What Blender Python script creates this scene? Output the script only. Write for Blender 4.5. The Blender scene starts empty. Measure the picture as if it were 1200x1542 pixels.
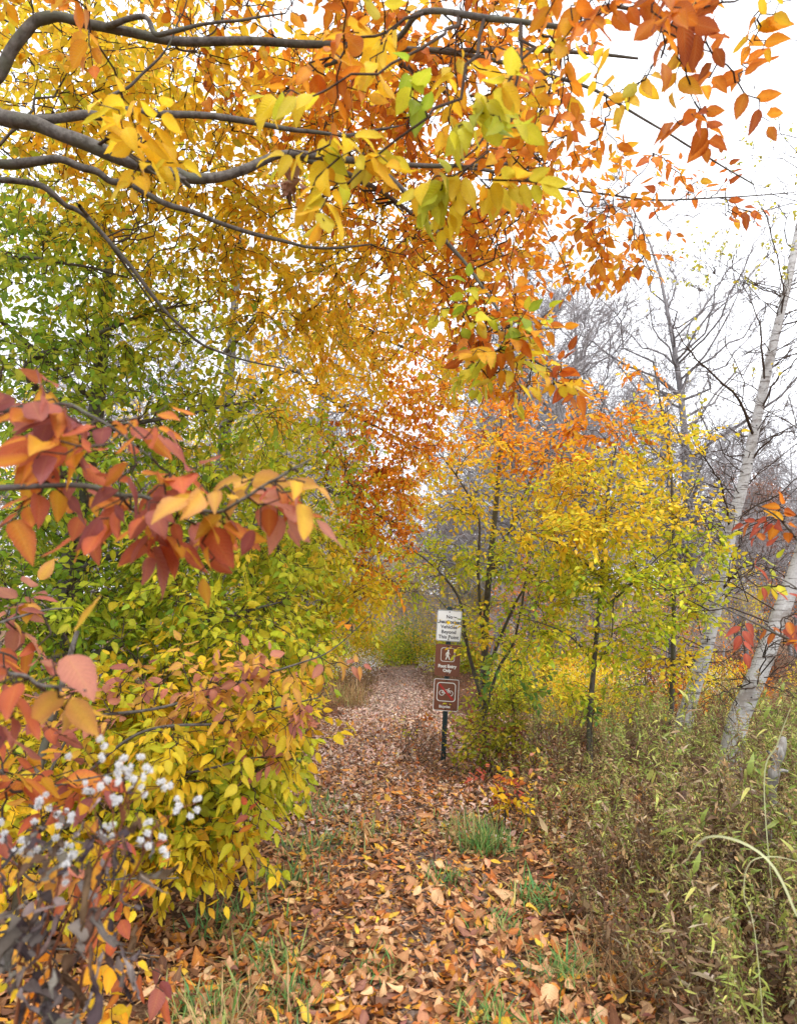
import bpy, math, random
import numpy as np
from mathutils import Vector, Matrix, kdtree

SEED = 7
rng = np.random.default_rng(SEED)
random.seed(SEED)
scene = bpy.context.scene
col = scene.collection
R = math.radians

# ---------------------------------------------------------------- camera
FPX, CX, CY = 1028.0, 600.0, 771.0
PITCH, CAMZ = R(9.9), 1.55
cam_d = bpy.data.cameras.new('camera')
cam_d.sensor_fit = 'VERTICAL'
cam_d.sensor_height = 36.0
cam_d.lens = 24.0
cam_d.clip_start = 0.05
cam_d.clip_end = 2000
cam_d.dof.use_dof = True
cam_d.dof.focus_distance = 6.0
cam_d.dof.aperture_fstop = 4.0
cam = bpy.data.objects.new('camera', cam_d)
cam.location = (0, 0, CAMZ)
cam.rotation_euler = (R(90) + PITCH, 0, 0)
col.objects.link(cam)
scene.camera = cam

# ---------------------------------------------------------------- overcast sky and sun
SUN_EL, SUN_AZ = R(52), R(150)          # azimuth clockwise from +Y: behind the camera, over the open side
world = bpy.data.worlds.new('World')
scene.world = world
world.use_nodes = True
wn, wl = world.node_tree.nodes, world.node_tree.links
wn.clear()
w_out = wn.new('ShaderNodeOutputWorld')
w_bg = wn.new('ShaderNodeBackground')
w_bg.inputs['Strength'].default_value = 0.12
w_sky = wn.new('ShaderNodeTexSky')
w_sky.sky_type = 'NISHITA'
w_sky.sun_disc = False
w_sky.sun_elevation = SUN_EL
w_sky.sun_rotation = SUN_AZ
w_sky.dust_density = 3.0
w_mix = wn.new('ShaderNodeMix')
w_mix.data_type = 'RGBA'
w_mix.inputs[0].default_value = 0.86      # closed cloud deck over the clear sky
w_mix.inputs[7].default_value = (10.0, 10.2, 10.7, 1)
wl.new(w_sky.outputs[0], w_mix.inputs[6])
wl.new(w_mix.outputs[2], w_bg.inputs['Color'])
wl.new(w_bg.outputs[0], w_out.inputs[0])

sun_d = bpy.data.lights.new('sun', 'SUN')
sun_d.energy = 1.4
sun_d.angle = R(25)
sun_d.color = (1.0, 0.96, 0.9)
sun = bpy.data.objects.new('sun', sun_d)
sdir = Vector((math.sin(SUN_AZ) * math.cos(SUN_EL), math.cos(SUN_AZ) * math.cos(SUN_EL), math.sin(SUN_EL)))
sun.rotation_euler = (-sdir).to_track_quat('-Z', 'Y').to_euler()
sun.location = sdir * 50
col.objects.link(sun)

vs = scene.view_settings
vs.view_transform = 'Standard'
vs.look = 'None'
vs.gamma = 1.0
vs.exposure = 1.05
vs.use_curve_mapping = False
cy = scene.cycles
cy.max_bounces = 5
cy.diffuse_bounces = 3
cy.glossy_bounces = 2
cy.transmission_bounces = 4
cy.transparent_max_bounces = 4
cy.caustics_reflective = cy.caustics_refractive = False
cy.use_denoising = True
cy.denoising_input_passes = 'RGB_ALBEDO_NORMAL'

# ---------------------------------------------------------------- helpers
cp, sp = math.cos(PITCH), math.sin(PITCH)

def P(px, py, d):
    """photograph pixel + distance along the view axis -> world point (layout aid)"""
    x = (px - CX) / FPX * d
    yc = (CY - py) / FPX * d
    return np.array((x, d * cp - yc * sp, CAMZ + d * sp + yc * cp))

def PL(*pts):
    return np.array([P(*p) for p in pts])

def project(v):
    v = np.asarray(v, float)
    y, z = v[..., 1], v[..., 2] - CAMZ
    d = y * cp + z * sp
    dd = np.maximum(d, 1e-3)
    return CX + v[..., 0] / dd * FPX, CY - (z * cp - y * sp) / dd * FPX, d

def gz(x, y):
    """height of the ground"""
    x = np.asarray(x, float); y = np.asarray(y, float)
    h = 0.03 * np.sin(x * 1.3 + 0.7 * y) + 0.025 * np.sin(0.9 * y - 1.7 * x + 1.0) + 0.012 * np.sin(3.1 * x + 2.3 * y)
    h = h * (0.4 + 0.6 * np.clip((np.abs(x + 0.05) - 0.7) / 1.5, 0, 1))
    h = h + 0.10 * np.clip((np.abs(x + 0.05) - 1.1) / 2.0, 0, 1)
    far = np.clip((y - 34) / 60, 0, 1)
    return h + far * far * 6.5

def lin(h):
    """#rrggbb as seen -> linear"""
    v = np.array([int(h[i:i + 2], 16) for i in (1, 3, 5)]) / 255.0
    return np.where(v <= 0.04045, v / 12.92, ((v + 0.055) / 1.055) ** 2.4)

def link(name, me, mat=None, parent=None, label=None, cat=None, group=None, kind=None, loc=None):
    o = bpy.data.objects.new(name, me)
    col.objects.link(o)
    if mat is not None and me is not None and len(me.materials) == 0:
        me.materials.append(mat)
    if parent is not None:
        o.parent = parent
    if loc is not None:
        o.location = [float(c) for c in loc]
    if label: o['label'] = label
    if cat: o['category'] = cat
    if group: o['group'] = group
    if kind: o['kind'] = kind
    return o

def empty(name, loc, label, cat, group=None, rz=0.0):
    o = link(name, None, None, None, label, cat, group, None, loc)
    o.empty_display_size = 0.1
    o.rotation_euler.z = rz
    return o

def mesh_np(name, verts, tris=None, quads=None, smooth=True, attrs=None):
    me = bpy.data.meshes.new(name)
    verts = np.asarray(verts, np.float32)
    nt = 0 if tris is None else len(tris)
    nq = 0 if quads is None else len(quads)
    me.vertices.add(len(verts))
    me.vertices.foreach_set('co', verts.ravel())
    me.loops.add(nt * 3 + nq * 4)
    idx = np.concatenate([np.asarray(a, np.int32).ravel() for a in (tris, quads) if a is not None and len(a)])
    me.loops.foreach_set('vertex_index', idx)
    me.polygons.add(nt + nq)
    start = np.concatenate([np.arange(nt) * 3, nt * 3 + np.arange(nq) * 4]).astype(np.int32)
    me.polygons.foreach_set('loop_start', start)
    me.polygons.foreach_set('use_smooth', np.full(nt + nq, smooth))
    me.update(calc_edges=True)
    for k, (typ, arr) in (attrs or {}).items():
        a = me.attributes.new(k, typ, 'POINT')
        key = 'color' if typ == 'FLOAT_COLOR' else 'vector'
        a.data.foreach_set(key, np.asarray(arr, np.float32).ravel())
    return me

def nrm(v):
    v = np.asarray(v, float)
    return v / np.maximum(np.linalg.norm(v, axis=-1, keepdims=True), 1e-9)

def spline(pts, n):
    """Catmull-Rom through pts, n samples"""
    p = np.asarray(pts, float)
    p = np.vstack([2 * p[0] - p[1], p, 2 * p[-1] - p[-2]])
    m = len(p) - 3
    t = np.linspace(0, m - 1e-6, n)
    i = t.astype(int)
    f = (t - i)[:, None]
    a, b, c, d = p[i], p[i + 1], p[i + 2], p[i + 3]
    return 0.5 * (2 * b + (c - a) * f + (2 * a - 5 * b + 4 * c - d) * f ** 2 + (3 * b - a - 3 * c + d) * f ** 3)

def tubes(polys, sides=5):
    """polys: list of (pts Nx3, radii N) -> verts, quads"""
    V, Q, base = [], [], 0
    byn = {}
    for p, r in polys:
        byn.setdefault(len(p), []).append((p, r))
    ang = np.arange(sides) / sides * 2 * np.pi
    for n, lst in byn.items():
        p = np.array([a for a, _ in lst], float)
        r = np.array([b for _, b in lst], float)
        m = len(p)
        t = np.gradient(p, axis=1)
        t = nrm(t)
        mean = nrm(p[:, -1] - p[:, 0])
        ax = np.eye(3)[np.argmin(np.abs(mean), axis=1)]
        a = nrm(np.cross(t, ax[:, None, :]))
        b = np.cross(t, a)
        ring = p[:, :, None, :] + r[:, :, None, None] * (np.cos(ang)[None, None, :, None] * a[:, :, None, :] + np.sin(ang)[None, None, :, None] * b[:, :, None, :])
        V.append(ring.reshape(-1, 3))
        k = np.arange(sides)
        k2 = (k + 1) % sides
        i = np.arange(n - 1)[:, None]
        q = np.stack([i * sides + k, i * sides + k2, (i + 1) * sides + k2, (i + 1) * sides + k], -1).reshape(-1, 4)
        q = q[None] + (np.arange(m) * n * sides)[:, None, None] + base
        Q.append(q.reshape(-1, 4))
        base += m * n * sides
    return np.concatenate(V), np.concatenate(Q)

def tube_mesh(name, polys, sides=5, off=(0, 0, 0)):
    v, q = tubes(polys, sides)
    return mesh_np(name, v - np.asarray(off), quads=q)

def box(cx, cy_, cz, sx, sy, sz):
    v = np.array([(x, y, z) for x in (-.5, .5) for y in (-.5, .5) for z in (-.5, .5)]) * (sx, sy, sz) + (cx, cy_, cz)
    q = np.array([(0, 1, 3, 2), (4, 6, 7, 5), (0, 4, 5, 1), (2, 3, 7, 6), (0, 2, 6, 4), (1, 5, 7, 3)])
    return v, q

def join(parts):
    V, Q, b = [], [], 0
    for v, q in parts:
        V.append(v); Q.append(np.asarray(q) + b); b += len(v)
    return np.concatenate(V), np.concatenate(Q)

# ---------------------------------------------------------------- materials
def new_mat(name):
    m = bpy.data.materials.new(name)
    m.use_nodes = True
    nt = m.node_tree
    nt.nodes.clear()
    return m, nt.nodes, nt.links

def nd(N, typ, **kw):
    n = N.new('ShaderNode' + typ)
    for k, v in kw.items():
        setattr(n, k, v)
    return n

def math_n(N, L, op, a, b=None, c=None, clamp=False):
    n = nd(N, 'Math', operation=op, use_clamp=clamp)
    for i, x in enumerate((a, b, c)):
        if x is None: continue
        if isinstance(x, (int, float)): n.inputs[i].default_value = x
        else: L.new(x, n.inputs[i])
    return n.outputs[0]

def mix_c(N, L, fac, a, b, blend='MIX'):
    n = nd(N, 'Mix', data_type='RGBA', blend_type=blend)
    for i, x in ((0, fac), (6, a), (7, b)):
        if isinstance(x, (int, float)): n.inputs[i].default_value = x
        elif isinstance(x, (tuple, list, np.ndarray)): n.inputs[i].default_value = (*[float(c) for c in x[:3]], 1)
        else: L.new(x, n.inputs[i])
    return n.outputs[2]

def noise(N, L, scale, detail=4, rough=.6, coord=None, kind='Position'):
    n = nd(N, 'TexNoise')
    n.inputs['Scale'].default_value = scale
    n.inputs['Detail'].default_value = detail
    n.inputs['Roughness'].default_value = rough
    if coord is None:
        coord = nd(N, 'NewGeometry').outputs['Position'] if kind == 'Position' else nd(N, 'TexCoord').outputs['Object']
    L.new(coord, n.inputs['Vector'])
    return n.outputs['Fac']

def ramp(N, L, fac, stops):
    n = nd(N, 'ValToRGB')
    e = n.color_ramp.elements
    while len(e) > 1: e.remove(e[0])
    for i, (p, c) in enumerate(stops):
        k = e[0] if i == 0 else e.new(p)
        k.position = p
        k.color = (*[float(x) for x in c[:3]], 1)
    L.new(fac, n.inputs[0])
    return n.outputs[0]

def out_shader(N, L, sh):
    o = nd(N, 'OutputMaterial')
    L.new(sh, o.inputs['Surface'])

def leaf_material(name, veins=True, trans=0.38, rough=0.5, spec=0.35, spots=True):
    m, N, L = new_mat(name)
    c = nd(N, 'Attribute', attribute_name='Col').outputs['Color']
    info = nd(N, 'ObjectInfo').outputs['Random']
    pos = nd(N, 'TexCoord').outputs['Object']
    off = nd(N, 'VectorMath', operation='ADD')
    L.new(pos, off.inputs[0]); L.new(info, off.inputs[1])
    nz = noise(N, L, 30 if not veins else 38, 3, .65, off.outputs[0])
    c = mix_c(N, L, 1.0, c, ramp(N, L, nz, [(.25, (.80, .76, .70)), (.5, (1.05, 1.05, 1.05)), (.75, (1.2, 1.2, 1.15))]), 'MULTIPLY')
    normal = None
    if veins:
        luv = nd(N, 'Attribute', attribute_name='luv').outputs['Vector']
        sx = nd(N, 'SeparateXYZ'); L.new(luv, sx.inputs[0])
        u = math_n(N, L, 'ABSOLUTE', sx.outputs[0])
        a = math_n(N, L, 'MULTIPLY', sx.outputs[1], 11.0)
        a = math_n(N, L, 'SUBTRACT', a, math_n(N, L, 'MULTIPLY', u, 2.6))
        fr = math_n(N, L, 'FRACT', a)
        d = math_n(N, L, 'ABSOLUTE', math_n(N, L, 'SUBTRACT', fr, .5))
        vein = math_n(N, L, 'SUBTRACT', 1.0, math_n(N, L, 'MULTIPLY', d, 5.0), clamp=True)
        mid = math_n(N, L, 'SUBTRACT', 1.0, math_n(N, L, 'MULTIPLY', u, 14.0), clamp=True)
        vv = math_n(N, L, 'MAXIMUM', math_n(N, L, 'MULTIPLY', vein, .55), mid)
        c = mix_c(N, L, math_n(N, L, 'MULTIPLY', vv, .20), c, (.62, .42, .16))
        if spots:
            sp_ = noise(N, L, 120, 2, .5, off.outputs[0])
            c = mix_c(N, L, ramp(N, L, sp_, [(.68, (0, 0, 0)), (.76, (.6, .6, .6))]), c, (.14, .05, .02))
        ed = noise(N, L, 55, 3, .6, off.outputs[0])
        ef = math_n(N, L, 'ADD', math_n(N, L, 'MULTIPLY', u, .55), ed)
        c = mix_c(N, L, math_n(N, L, 'MULTIPLY', math_n(N, L, 'SUBTRACT', ef, 1.04, clamp=True), 6.0, clamp=True), c, (.20, .075, .03))
        bp = nd(N, 'Bump')
        bp.inputs['Strength'].default_value = .35
        bp.inputs['Distance'].default_value = .004
        L.new(math_n(N, L, 'SUBTRACT', d, vv), bp.inputs['Height'])
        normal = bp.outputs[0]
    pb = nd(N, 'BsdfPrincipled')
    L.new(c, pb.inputs['Base Color'])
    pb.inputs['Roughness'].default_value = rough
    pb.inputs['Specular IOR Level'].default_value = spec
    tr = nd(N, 'BsdfTranslucent')
    g = nd(N, 'Gamma'); L.new(c, g.inputs[0]); g.inputs[1].default_value = 0.85
    L.new(g.outputs[0], tr.inputs['Color'])
    if normal is not None:
        L.new(normal, pb.inputs['Normal'])
    mx = nd(N, 'MixShader')
    mx.inputs[0].default_value = trans
    L.new(pb.outputs[0], mx.inputs[1]); L.new(tr.outputs[0], mx.inputs[2])
    out_shader(N, L, mx.outputs[0])
    return m

def bark_material(name, c1, c2, scale=18, stretch=4, bump=.5, c3=None):
    m, N, L = new_mat(name)
    tc = nd(N, 'NewGeometry').outputs['Position']
    mp = nd(N, 'Mapping'); mp.inputs['Scale'].default_value = (1, 1, 1.0 / stretch)
    L.new(tc, mp.inputs['Vector'])
    n1 = noise(N, L, scale, 6, .65, mp.outputs[0])
    n2 = noise(N, L, scale * .22, 3, .5, tc)
    c = ramp(N, L, n1, [(.3, c2), (.68, c1)])
    if c3 is not None:
        c = mix_c(N, L, ramp(N, L, n2, [(.5, (0, 0, 0)), (.62, (1, 1, 1))]), c, c3)
    pb = nd(N, 'BsdfPrincipled')
    L.new(c, pb.inputs['Base Color'])
    pb.inputs['Roughness'].default_value = .85
    pb.inputs['Specular IOR Level'].default_value = .15
    bp = nd(N, 'Bump'); bp.inputs['Strength'].default_value = bump; bp.inputs['Distance'].default_value = .01
    L.new(n1, bp.inputs['Height']); L.new(bp.outputs[0], pb.inputs['Normal'])
    out_shader(N, L, pb.outputs[0])
    return m

def plain_material(name, c, rough=.6, spec=.3, metal=0.0, var=.15, scale=25):
    m, N, L = new_mat(name)
    nz = noise(N, L, scale, 4, .6, kind='Object')
    lo, hi = np.asarray(c) * (1 - var), np.minimum(np.asarray(c) * (1 + var), .95)
    cc = ramp(N, L, nz, [(.3, lo), (.7, hi)])
    pb = nd(N, 'BsdfPrincipled')
    L.new(cc, pb.inputs['Base Color'])
    pb.inputs['Roughness'].default_value = rough
    pb.inputs['Specular IOR Level'].default_value = spec
    pb.inputs['Metallic'].default_value = metal
    out_shader(N, L, pb.outputs[0])
    return m

M_leaf = leaf_material('autumn leaf blade', True, trans=.48)
M_leaf_far = leaf_material('autumn leaf blade far', False, trans=.45, spots=False)
M_litter = leaf_material('dry fallen leaf', True, trans=.12, rough=.55, spec=.3)
M_grass = leaf_material('grass blade', False, trans=.3, rough=.5, spots=False)
M_withered = leaf_material('withered leaf', False, trans=.08, rough=.75, spec=.15, spots=False)
M_beech = bark_material('beech bark', (.17, .155, .14), (.05, .042, .035), 34, 1.5, .9, (.11, .11, .085))
M_twig = bark_material('twig bark', (.085, .06, .045), (.03, .02, .016), 40, 2, .2)
M_grey = bark_material('grey forest bark', (.27, .26, .27), (.12, .11, .11), 8, 5, .5)
M_greytwig = bark_material('grey forest twig', (.40, .38, .39), (.24, .22, .22), 12, 3, .2)
M_stem = bark_material('dry weed stem', (.24, .15, .08), (.11, .065, .035), 40, 4, .2)
M_redstem = bark_material('red weed stem', (.22, .08, .035), (.10, .035, .02), 40, 4, .2)

def birch_material():
    m, N, L = new_mat('birch bark')
    pos = nd(N, 'NewGeometry').outputs['Position']
    mp = nd(N, 'Mapping'); mp.inputs['Scale'].default_value = (5, 5, 38)
    L.new(pos, mp.inputs['Vector'])
    n1 = noise(N, L, 1.0, 4, .7, mp.outputs[0])
    n2 = noise(N, L, 5.0, 5, .6, pos)
    n3 = noise(N, L, 60.0, 4, .6, pos)
    c = ramp(N, L, n3, [(.3, (.36, .355, .35)), (.7, (.52, .515, .51))])
    c = mix_c(N, L, ramp(N, L, n1, [(.53, (0, 0, 0)), (.62, (.9, .9, .9))]), c, (.12, .10, .09))
    c = mix_c(N, L, ramp(N, L, n2, [(.54, (0, 0, 0)), (.66, (.8, .8, .8))]), c, (.22, .19, .17))
    pb = nd(N, 'BsdfPrincipled')
    L.new(c, pb.inputs['Base Color']); pb.inputs['Roughness'].default_value = .7
    pb.inputs['Specular IOR Level'].default_value = .2
    bp = nd(N, 'Bump'); bp.inputs['Strength'].default_value = .5; bp.inputs['Distance'].default_value = .01
    L.new(n1, bp.inputs['Height']); L.new(bp.outputs[0], pb.inputs['Normal'])
    out_shader(N, L, pb.outputs[0])
    return m
M_birch = birch_material()
M_scar = bark_material('birch scar', (.035, .03, .027), (.012, .01, .009), 40, 1, .6)

def ground_material(name, stops, scale):
    m, N, L = new_mat(name)
    n1 = noise(N, L, scale, 8, .75)
    n2 = noise(N, L, 1.1, 4, .6)
    n3 = noise(N, L, scale * 3.1, 3, .6)
    f = math_n(N, L, 'ADD', math_n(N, L, 'MULTIPLY', n1, .62), math_n(N, L, 'MULTIPLY', n3, .38))
    c = ramp(N, L, f, stops)
    c = mix_c(N, L, 1.0, c, ramp(N, L, n2, [(.3, (.72, .72, .72)), (.7, (1.15, 1.12, 1.1))]), 'MULTIPLY')
    pb = nd(N, 'BsdfPrincipled')
    L.new(c, pb.inputs['Base Color']); pb.inputs['Roughness'].default_value = .95
    pb.inputs['Specular IOR Level'].default_value = .08
    bp = nd(N, 'Bump'); bp.inputs['Strength'].default_value = .9; bp.inputs['Distance'].default_value = .03
    L.new(n1, bp.inputs['Height']); L.new(bp.outputs[0], pb.inputs['Normal'])
    out_shader(N, L, pb.outputs[0])
    return m
M_ground = ground_material('woodland floor', [(.32, (.035, .022, .014)), (.45, (.10, .055, .03)), (.55, (.19, .11, .065)), (.68, (.30, .19, .12))], 26)
M_path = ground_material('trodden trail soil', [(.32, (.06, .045, .036)), (.45, (.17, .12, .09)), (.55, (.31, .23, .19)), (.68, (.46, .37, .32))], 30)

# ---------------------------------------------------------------- leaves
# palettes: (weight, colour along the midrib, colour at the margin) as linear albedo
def E(w, a, b, k=1.0):
    return (w, lin(a) * k, lin(b) * k)
PAL = {
    'green': [E(3, '#86a428', '#74961f'), E(3.5, '#a6b62c', '#94aa26'), E(1.5, '#668a24', '#587c1c'), E(3, '#c0c430', '#acb62a')],
    'deep': [E(3, '#5a7c1e', '#4c6e1a'), E(2, '#6e8e20', '#5c7e1a'), E(1, '#96a824', '#829a20')],
    'ygreen': [E(4, '#c0c22a', '#b0ba26'), E(3, '#d4cc30', '#c6c22a'), E(2, '#98ae2a', '#8aa424'), E(1, '#e0c630', '#d6b22a')],
    'yellow': [E(4, '#ecd02a', '#e2c026'), E(3, '#dccc34', '#d0be2c'), E(2, '#ecc428', '#e4ae26'), E(1.5, '#bfc22c', '#b0b226')],
    'gold': [E(4, '#ecc022', '#e4ac1e'), E(3, '#eccb2c', '#e4ba24'), E(2, '#e6ac1e', '#dc961a'), E(2, '#d8c830', '#ccba2a')],
    'orange': [E(4, '#e2901c', '#d47616'), E(3, '#e6a020', '#d8841a'), E(2.2, '#d67a18', '#c06016'), E(2.2, '#e8b824', '#dca022'), E(.7, '#b45c14', '#9a4814')],
    'rust': [E(4, '#d4741e', '#bc5a18'), E(3, '#e08c20', '#ca6a1a'), E(1.4, '#b0561c', '#96421c'), E(1.4, '#e4aa24', '#d0881c')],
    'pinkred': [E(4, '#c4683a', '#b05640'), E(4, '#d68f28', '#c06438'), E(2.5, '#b0644e', '#a05a54'), E(3, '#dca828', '#c8822c'), E(1.2, '#985450', '#884c50')],
    'mauve': [E(3, '#c8866c', '#b87668'), E(3, '#e0b048', '#cc9054'), E(3, '#dcb634', '#d09a3c'), E(.8, '#a86458', '#985a58')],
    'red': [E(3, '#b0503a', '#9a4034'), E(2, '#cc7a30', '#b45630'), E(1, '#8c4440', '#7a3a3a')],
    'litter': [E(5, '#bc8a60', '#ac7850'), E(4, '#9c6c46', '#8a5c3c'), E(4, '#cea880', '#be9268'), E(2.2, '#ba7234', '#a05828'), E(2.2, '#704a34', '#5e3c2a'), E(1.4, '#d09438', '#c07a2c'), E(1.1, '#d6b03c', '#ca9c32'), E(1.1, '#8e6050', '#7c5046')],
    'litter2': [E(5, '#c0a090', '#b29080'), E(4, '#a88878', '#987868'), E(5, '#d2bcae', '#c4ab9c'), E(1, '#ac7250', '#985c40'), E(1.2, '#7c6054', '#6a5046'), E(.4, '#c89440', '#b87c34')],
    'weedtop': [E(4, '#8c9644', '#989e4a'), E(2.5, '#a8aa58', '#b2b060'), E(3.5, '#6e8036', '#788a3c'), E(2, '#948660', '#887650'), E(.5, '#b8b48c', '#aca880')],
    'weedlow': [E(4, '#705840', '#7a6046'), E(4, '#503c2c', '#5a4432'), E(2, '#988264', '#a28c6c'), E(1.2, '#7a763c', '#847e40'), E(.6, '#b4a890', '#a89c84')],
    'grass': [E(4, '#5a8442', '#689248'), E(2, '#4a7c48', '#568850'), E(2, '#8c9454', '#98a05c'), E(1, '#b0a468', '#a89858')],
    'drygrass': [E(4, '#a58a5c', '#b0956a'), E(2, '#8c7048', '#9a7c50'), E(1, '#7c8448', '#88904c')],
    'brownshrub': [E(4, '#8a6248', '#7c5640'), E(3, '#a07858', '#90684c'), E(2, '#6c4a3a', '#604034'), E(1, '#b4663a', '#a0542e')],
    'russet':  [E(4, '#96644c', '#865440'), E(3, '#a87450', '#966244'), E(2, '#7c5044', '#6e463c'), E(1, '#b8844c', '#a87040')],
    'greenshrub': [E(4, '#5e9040', '#528438'), E(2, '#8ea63a', '#7e9c34'), E(1.5, '#b8ba42', '#a8b23a')],
    'tea':     [E(5, '#a8a428', '#989c24'), E(3, '#bfae2c', '#b09c28'), E(2, '#7c8a24', '#6e8020'), E(.5, '#b06a38', '#9c4c3c'), E(.4, '#8c4444', '#7c3c40')],
    'withered': [E(4, '#5e5450', '#534946'), E(3, '#746863', '#665a55'), E(2, '#42383a', '#382f31'), E(1.6, '#968c8a', '#847a78'), E(3, '#66503e', '#564232')],
    'birch':   [E(3, '#c8b83c', '#b8ac34'), E(1, '#a8a838', '#98a030')],
}

def wprof(v, k=0.0):
    w = np.power(np.maximum(v, 0), .60) * np.power(np.maximum(1 - v, 0), 1.08)
    return w / 0.337

def leaf_grid(lod, narrow=False):
    """parametric leaf: u across (-1..1), v along (0..1)"""
    if lod == 0:   vs_, us = np.array([.0, .07, .15, .24, .33, .42, .51, .60, .69, .78, .87, .94, 1.0]), np.array([-1, -.5, 0, .5, 1])
    elif lod == 1: vs_, us = np.array([0, .2, .48, .76, 1.0]), np.array([-1, 0, 1])
    else:          vs_, us = np.array([0, .32, .68, 1.0]), np.array([-1, 0, 1]) if lod == 2 else np.array([-1, 1])
    V, rows = [], []
    for i, v in enumerate(vs_):
        if i in (0, len(vs_) - 1):
            rows.append([len(V)]); V.append((0, v))
        else:
            rows.append(list(range(len(V), len(V) + len(us))))
            for u in us: V.append((u, v))
    T = []
    for a, b in zip(rows[:-1], rows[1:]):
        if len(a) == 1:
            for k in range(len(b) - 1): T.append((a[0], b[k + 1], b[k]))
        elif len(b) == 1:
            for k in range(len(a) - 1): T.append((a[k], a[k + 1], b[0]))
        else:
            for k in range(len(a) - 1):
                T.append((a[k], a[k + 1], b[k + 1])); T.append((a[k], b[k + 1], b[k]))
    uv = np.array(V, float)
    w = wprof(uv[:, 1])
    if lod == 0:
        j = np.searchsorted(vs_, uv[:, 1])
        w = w * np.where((np.abs(uv[:, 0]) > .9) & (j % 2 == 0), .93, 1.0)
    return uv, w, np.array(T, int)
GRID = {k: leaf_grid(k) for k in (0, 1, 2, 3)}

def leaf_verts(lod, L_, W_, fold, bend, wave, ph):
    """arrays of N -> local coords N,n,3 (x side, y along, z up)"""
    uv, w, T = GRID[lod]
    u, v = uv[:, 0][None], uv[:, 1][None]
    L_, W_, fold, bend, wave, ph = [np.asarray(a, float)[:, None] for a in (L_, W_, fold, bend, wave, ph)]
    half = .5 * W_ * L_ * w[None]
    x = u * half * np.cos(fold)
    z = np.abs(u) * half * np.sin(fold) + wave * L_ * np.abs(u) * np.sin(8 * v + ph + 1.2 * np.sign(u))
    b = np.where(np.abs(bend) < 1e-3, 1e-3, bend)
    y = L_ * np.sin(b * v) / b - z * np.sin(b * v)
    z = z * np.cos(b * v) - L_ * (1 - np.cos(b * v)) / b
    return np.stack([x, y, z], -1)

def leaf_cloud(name, lf, lod, off=(0, 0, 0)):
    """all leaves lf (dict of arrays) in one mesh"""
    uv, w, T = GRID[lod]
    n, k = len(lf['L']), len(uv)
    loc = leaf_verts(lod, lf['L'], lf['W'], lf['fold'], lf['bend'], lf['wave'], lf['ph'])
    fr = np.stack([lf['s'], lf['d'], lf['n']], 1)           # N,3,3 rows side, dir, normal
    wv = np.einsum('nki,nij->nkj', loc, fr) + lf['p'][:, None, :] - np.asarray(off)
    au = np.abs(uv[:, 0])[None, :, None]
    edge = np.clip(au * .9 + .25 * uv[:, 1][None, :, None], 0, 1)
    c = lf['ca'][:, None, :] * (1 - edge) + lf['cb'][:, None, :] * edge
    ca = np.concatenate([c, np.ones((n, k, 1))], -1)
    luv = np.broadcast_to(np.concatenate([uv, np.zeros((k, 1))], 1)[None], (n, k, 3))
    tris = (T[None] + (np.arange(n) * k)[:, None, None]).reshape(-1, 3)
    return mesh_np(name, wv.reshape(-1, 3), tris=tris, attrs={'Col': ('FLOAT_COLOR', ca.reshape(-1, 4)), 'luv': ('FLOAT_VECTOR', luv.reshape(-1, 3))})

def pick_colours(pal, n, coherent=None):
    ent = PAL[pal]
    w = np.array([e[0] for e in ent]); w = w / w.sum()
    i = rng.choice(len(ent), n, p=w)
    if coherent is not None:
        keep = rng.random(n) < .55
        i = np.where(keep, coherent, i)
    ca = np.array([e[1] for e in ent])[i]
    cb = np.array([e[2] for e in ent])[i]
    j = np.exp(rng.normal(0, .10, (n, 1)))
    hue = np.exp(rng.normal(0, .06, (n, 3)))
    return ca * j * hue, cb * j * hue, i

def frames(d, n):
    d = nrm(d)
    s = nrm(np.cross(d, n))
    return s, d, np.cross(s, d)

def cat_leaves(lst):
    return {k: np.concatenate([l[k] for l in lst]) for k in lst[0]}

_pool = {}
def leaf_pool(pal, ei, litter=False):
    """shared unit-length blades for leaves that are objects of their own"""
    k = (pal, ei, litter, int(rng.integers(6)))
    if k not in _pool:
        e = PAL[pal][ei]
        j = math.exp(rng.normal(0, .1))
        cv = 1.0 if not litter else 1.7
        lf = dict(L=np.ones(1), W=np.array([rng.uniform(.44, .64)]), fold=np.array([rng.uniform(.05, .45) * cv]), bend=np.array([rng.uniform(-.5, 1.0) * (1 if not litter else 1.6)]),
                  wave=np.array([.03 * cv]), ph=rng.random(1) * 6, p=np.zeros((1, 3)), s=np.array([[1., 0, 0]]), d=np.array([[0, 1., 0]]), n=np.array([[0, 0, 1.]]),
                  ca=e[1][None] * j, cb=e[2][None] * j)
        me = leaf_cloud('leaf blade', lf, 0)
        me.materials.append(M_litter if litter else M_leaf)
        _pool[k] = me
    return _pool[k]

def leaf_matrix(lf, i, off):
    s, d, n, L_ = lf['s'][i], lf['d'][i], lf['n'][i], lf['L'][i]
    p = lf['p'][i] - off
    return Matrix(((s[0] * L_, d[0] * L_, n[0] * L_, p[0]), (s[1] * L_, d[1] * L_, n[1] * L_, p[1]), (s[2] * L_, d[2] * L_, n[2] * L_, p[2]), (0, 0, 0, 1)))

# ---------------------------------------------------------------- leafy trees
def B(px, py, d, rpx, rpy, rd, n, pal, L=.088, k=9, droop=.5, dirn=None):
    """a cloud of leafy twigs: centre, radii (across, up: in pixels at that distance; depth: metres), number of twigs, palette"""
    c = P(px, py, d)
    L = L * .82
    if n >= 12: n = int(n * 1.4)
    return dict(c=c, r=np.array((rpx * d / FPX, rd, rpy * d / FPX)), n=n, pal=pal, L=L, k=k, droop=droop, dirn=dirn)

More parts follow.
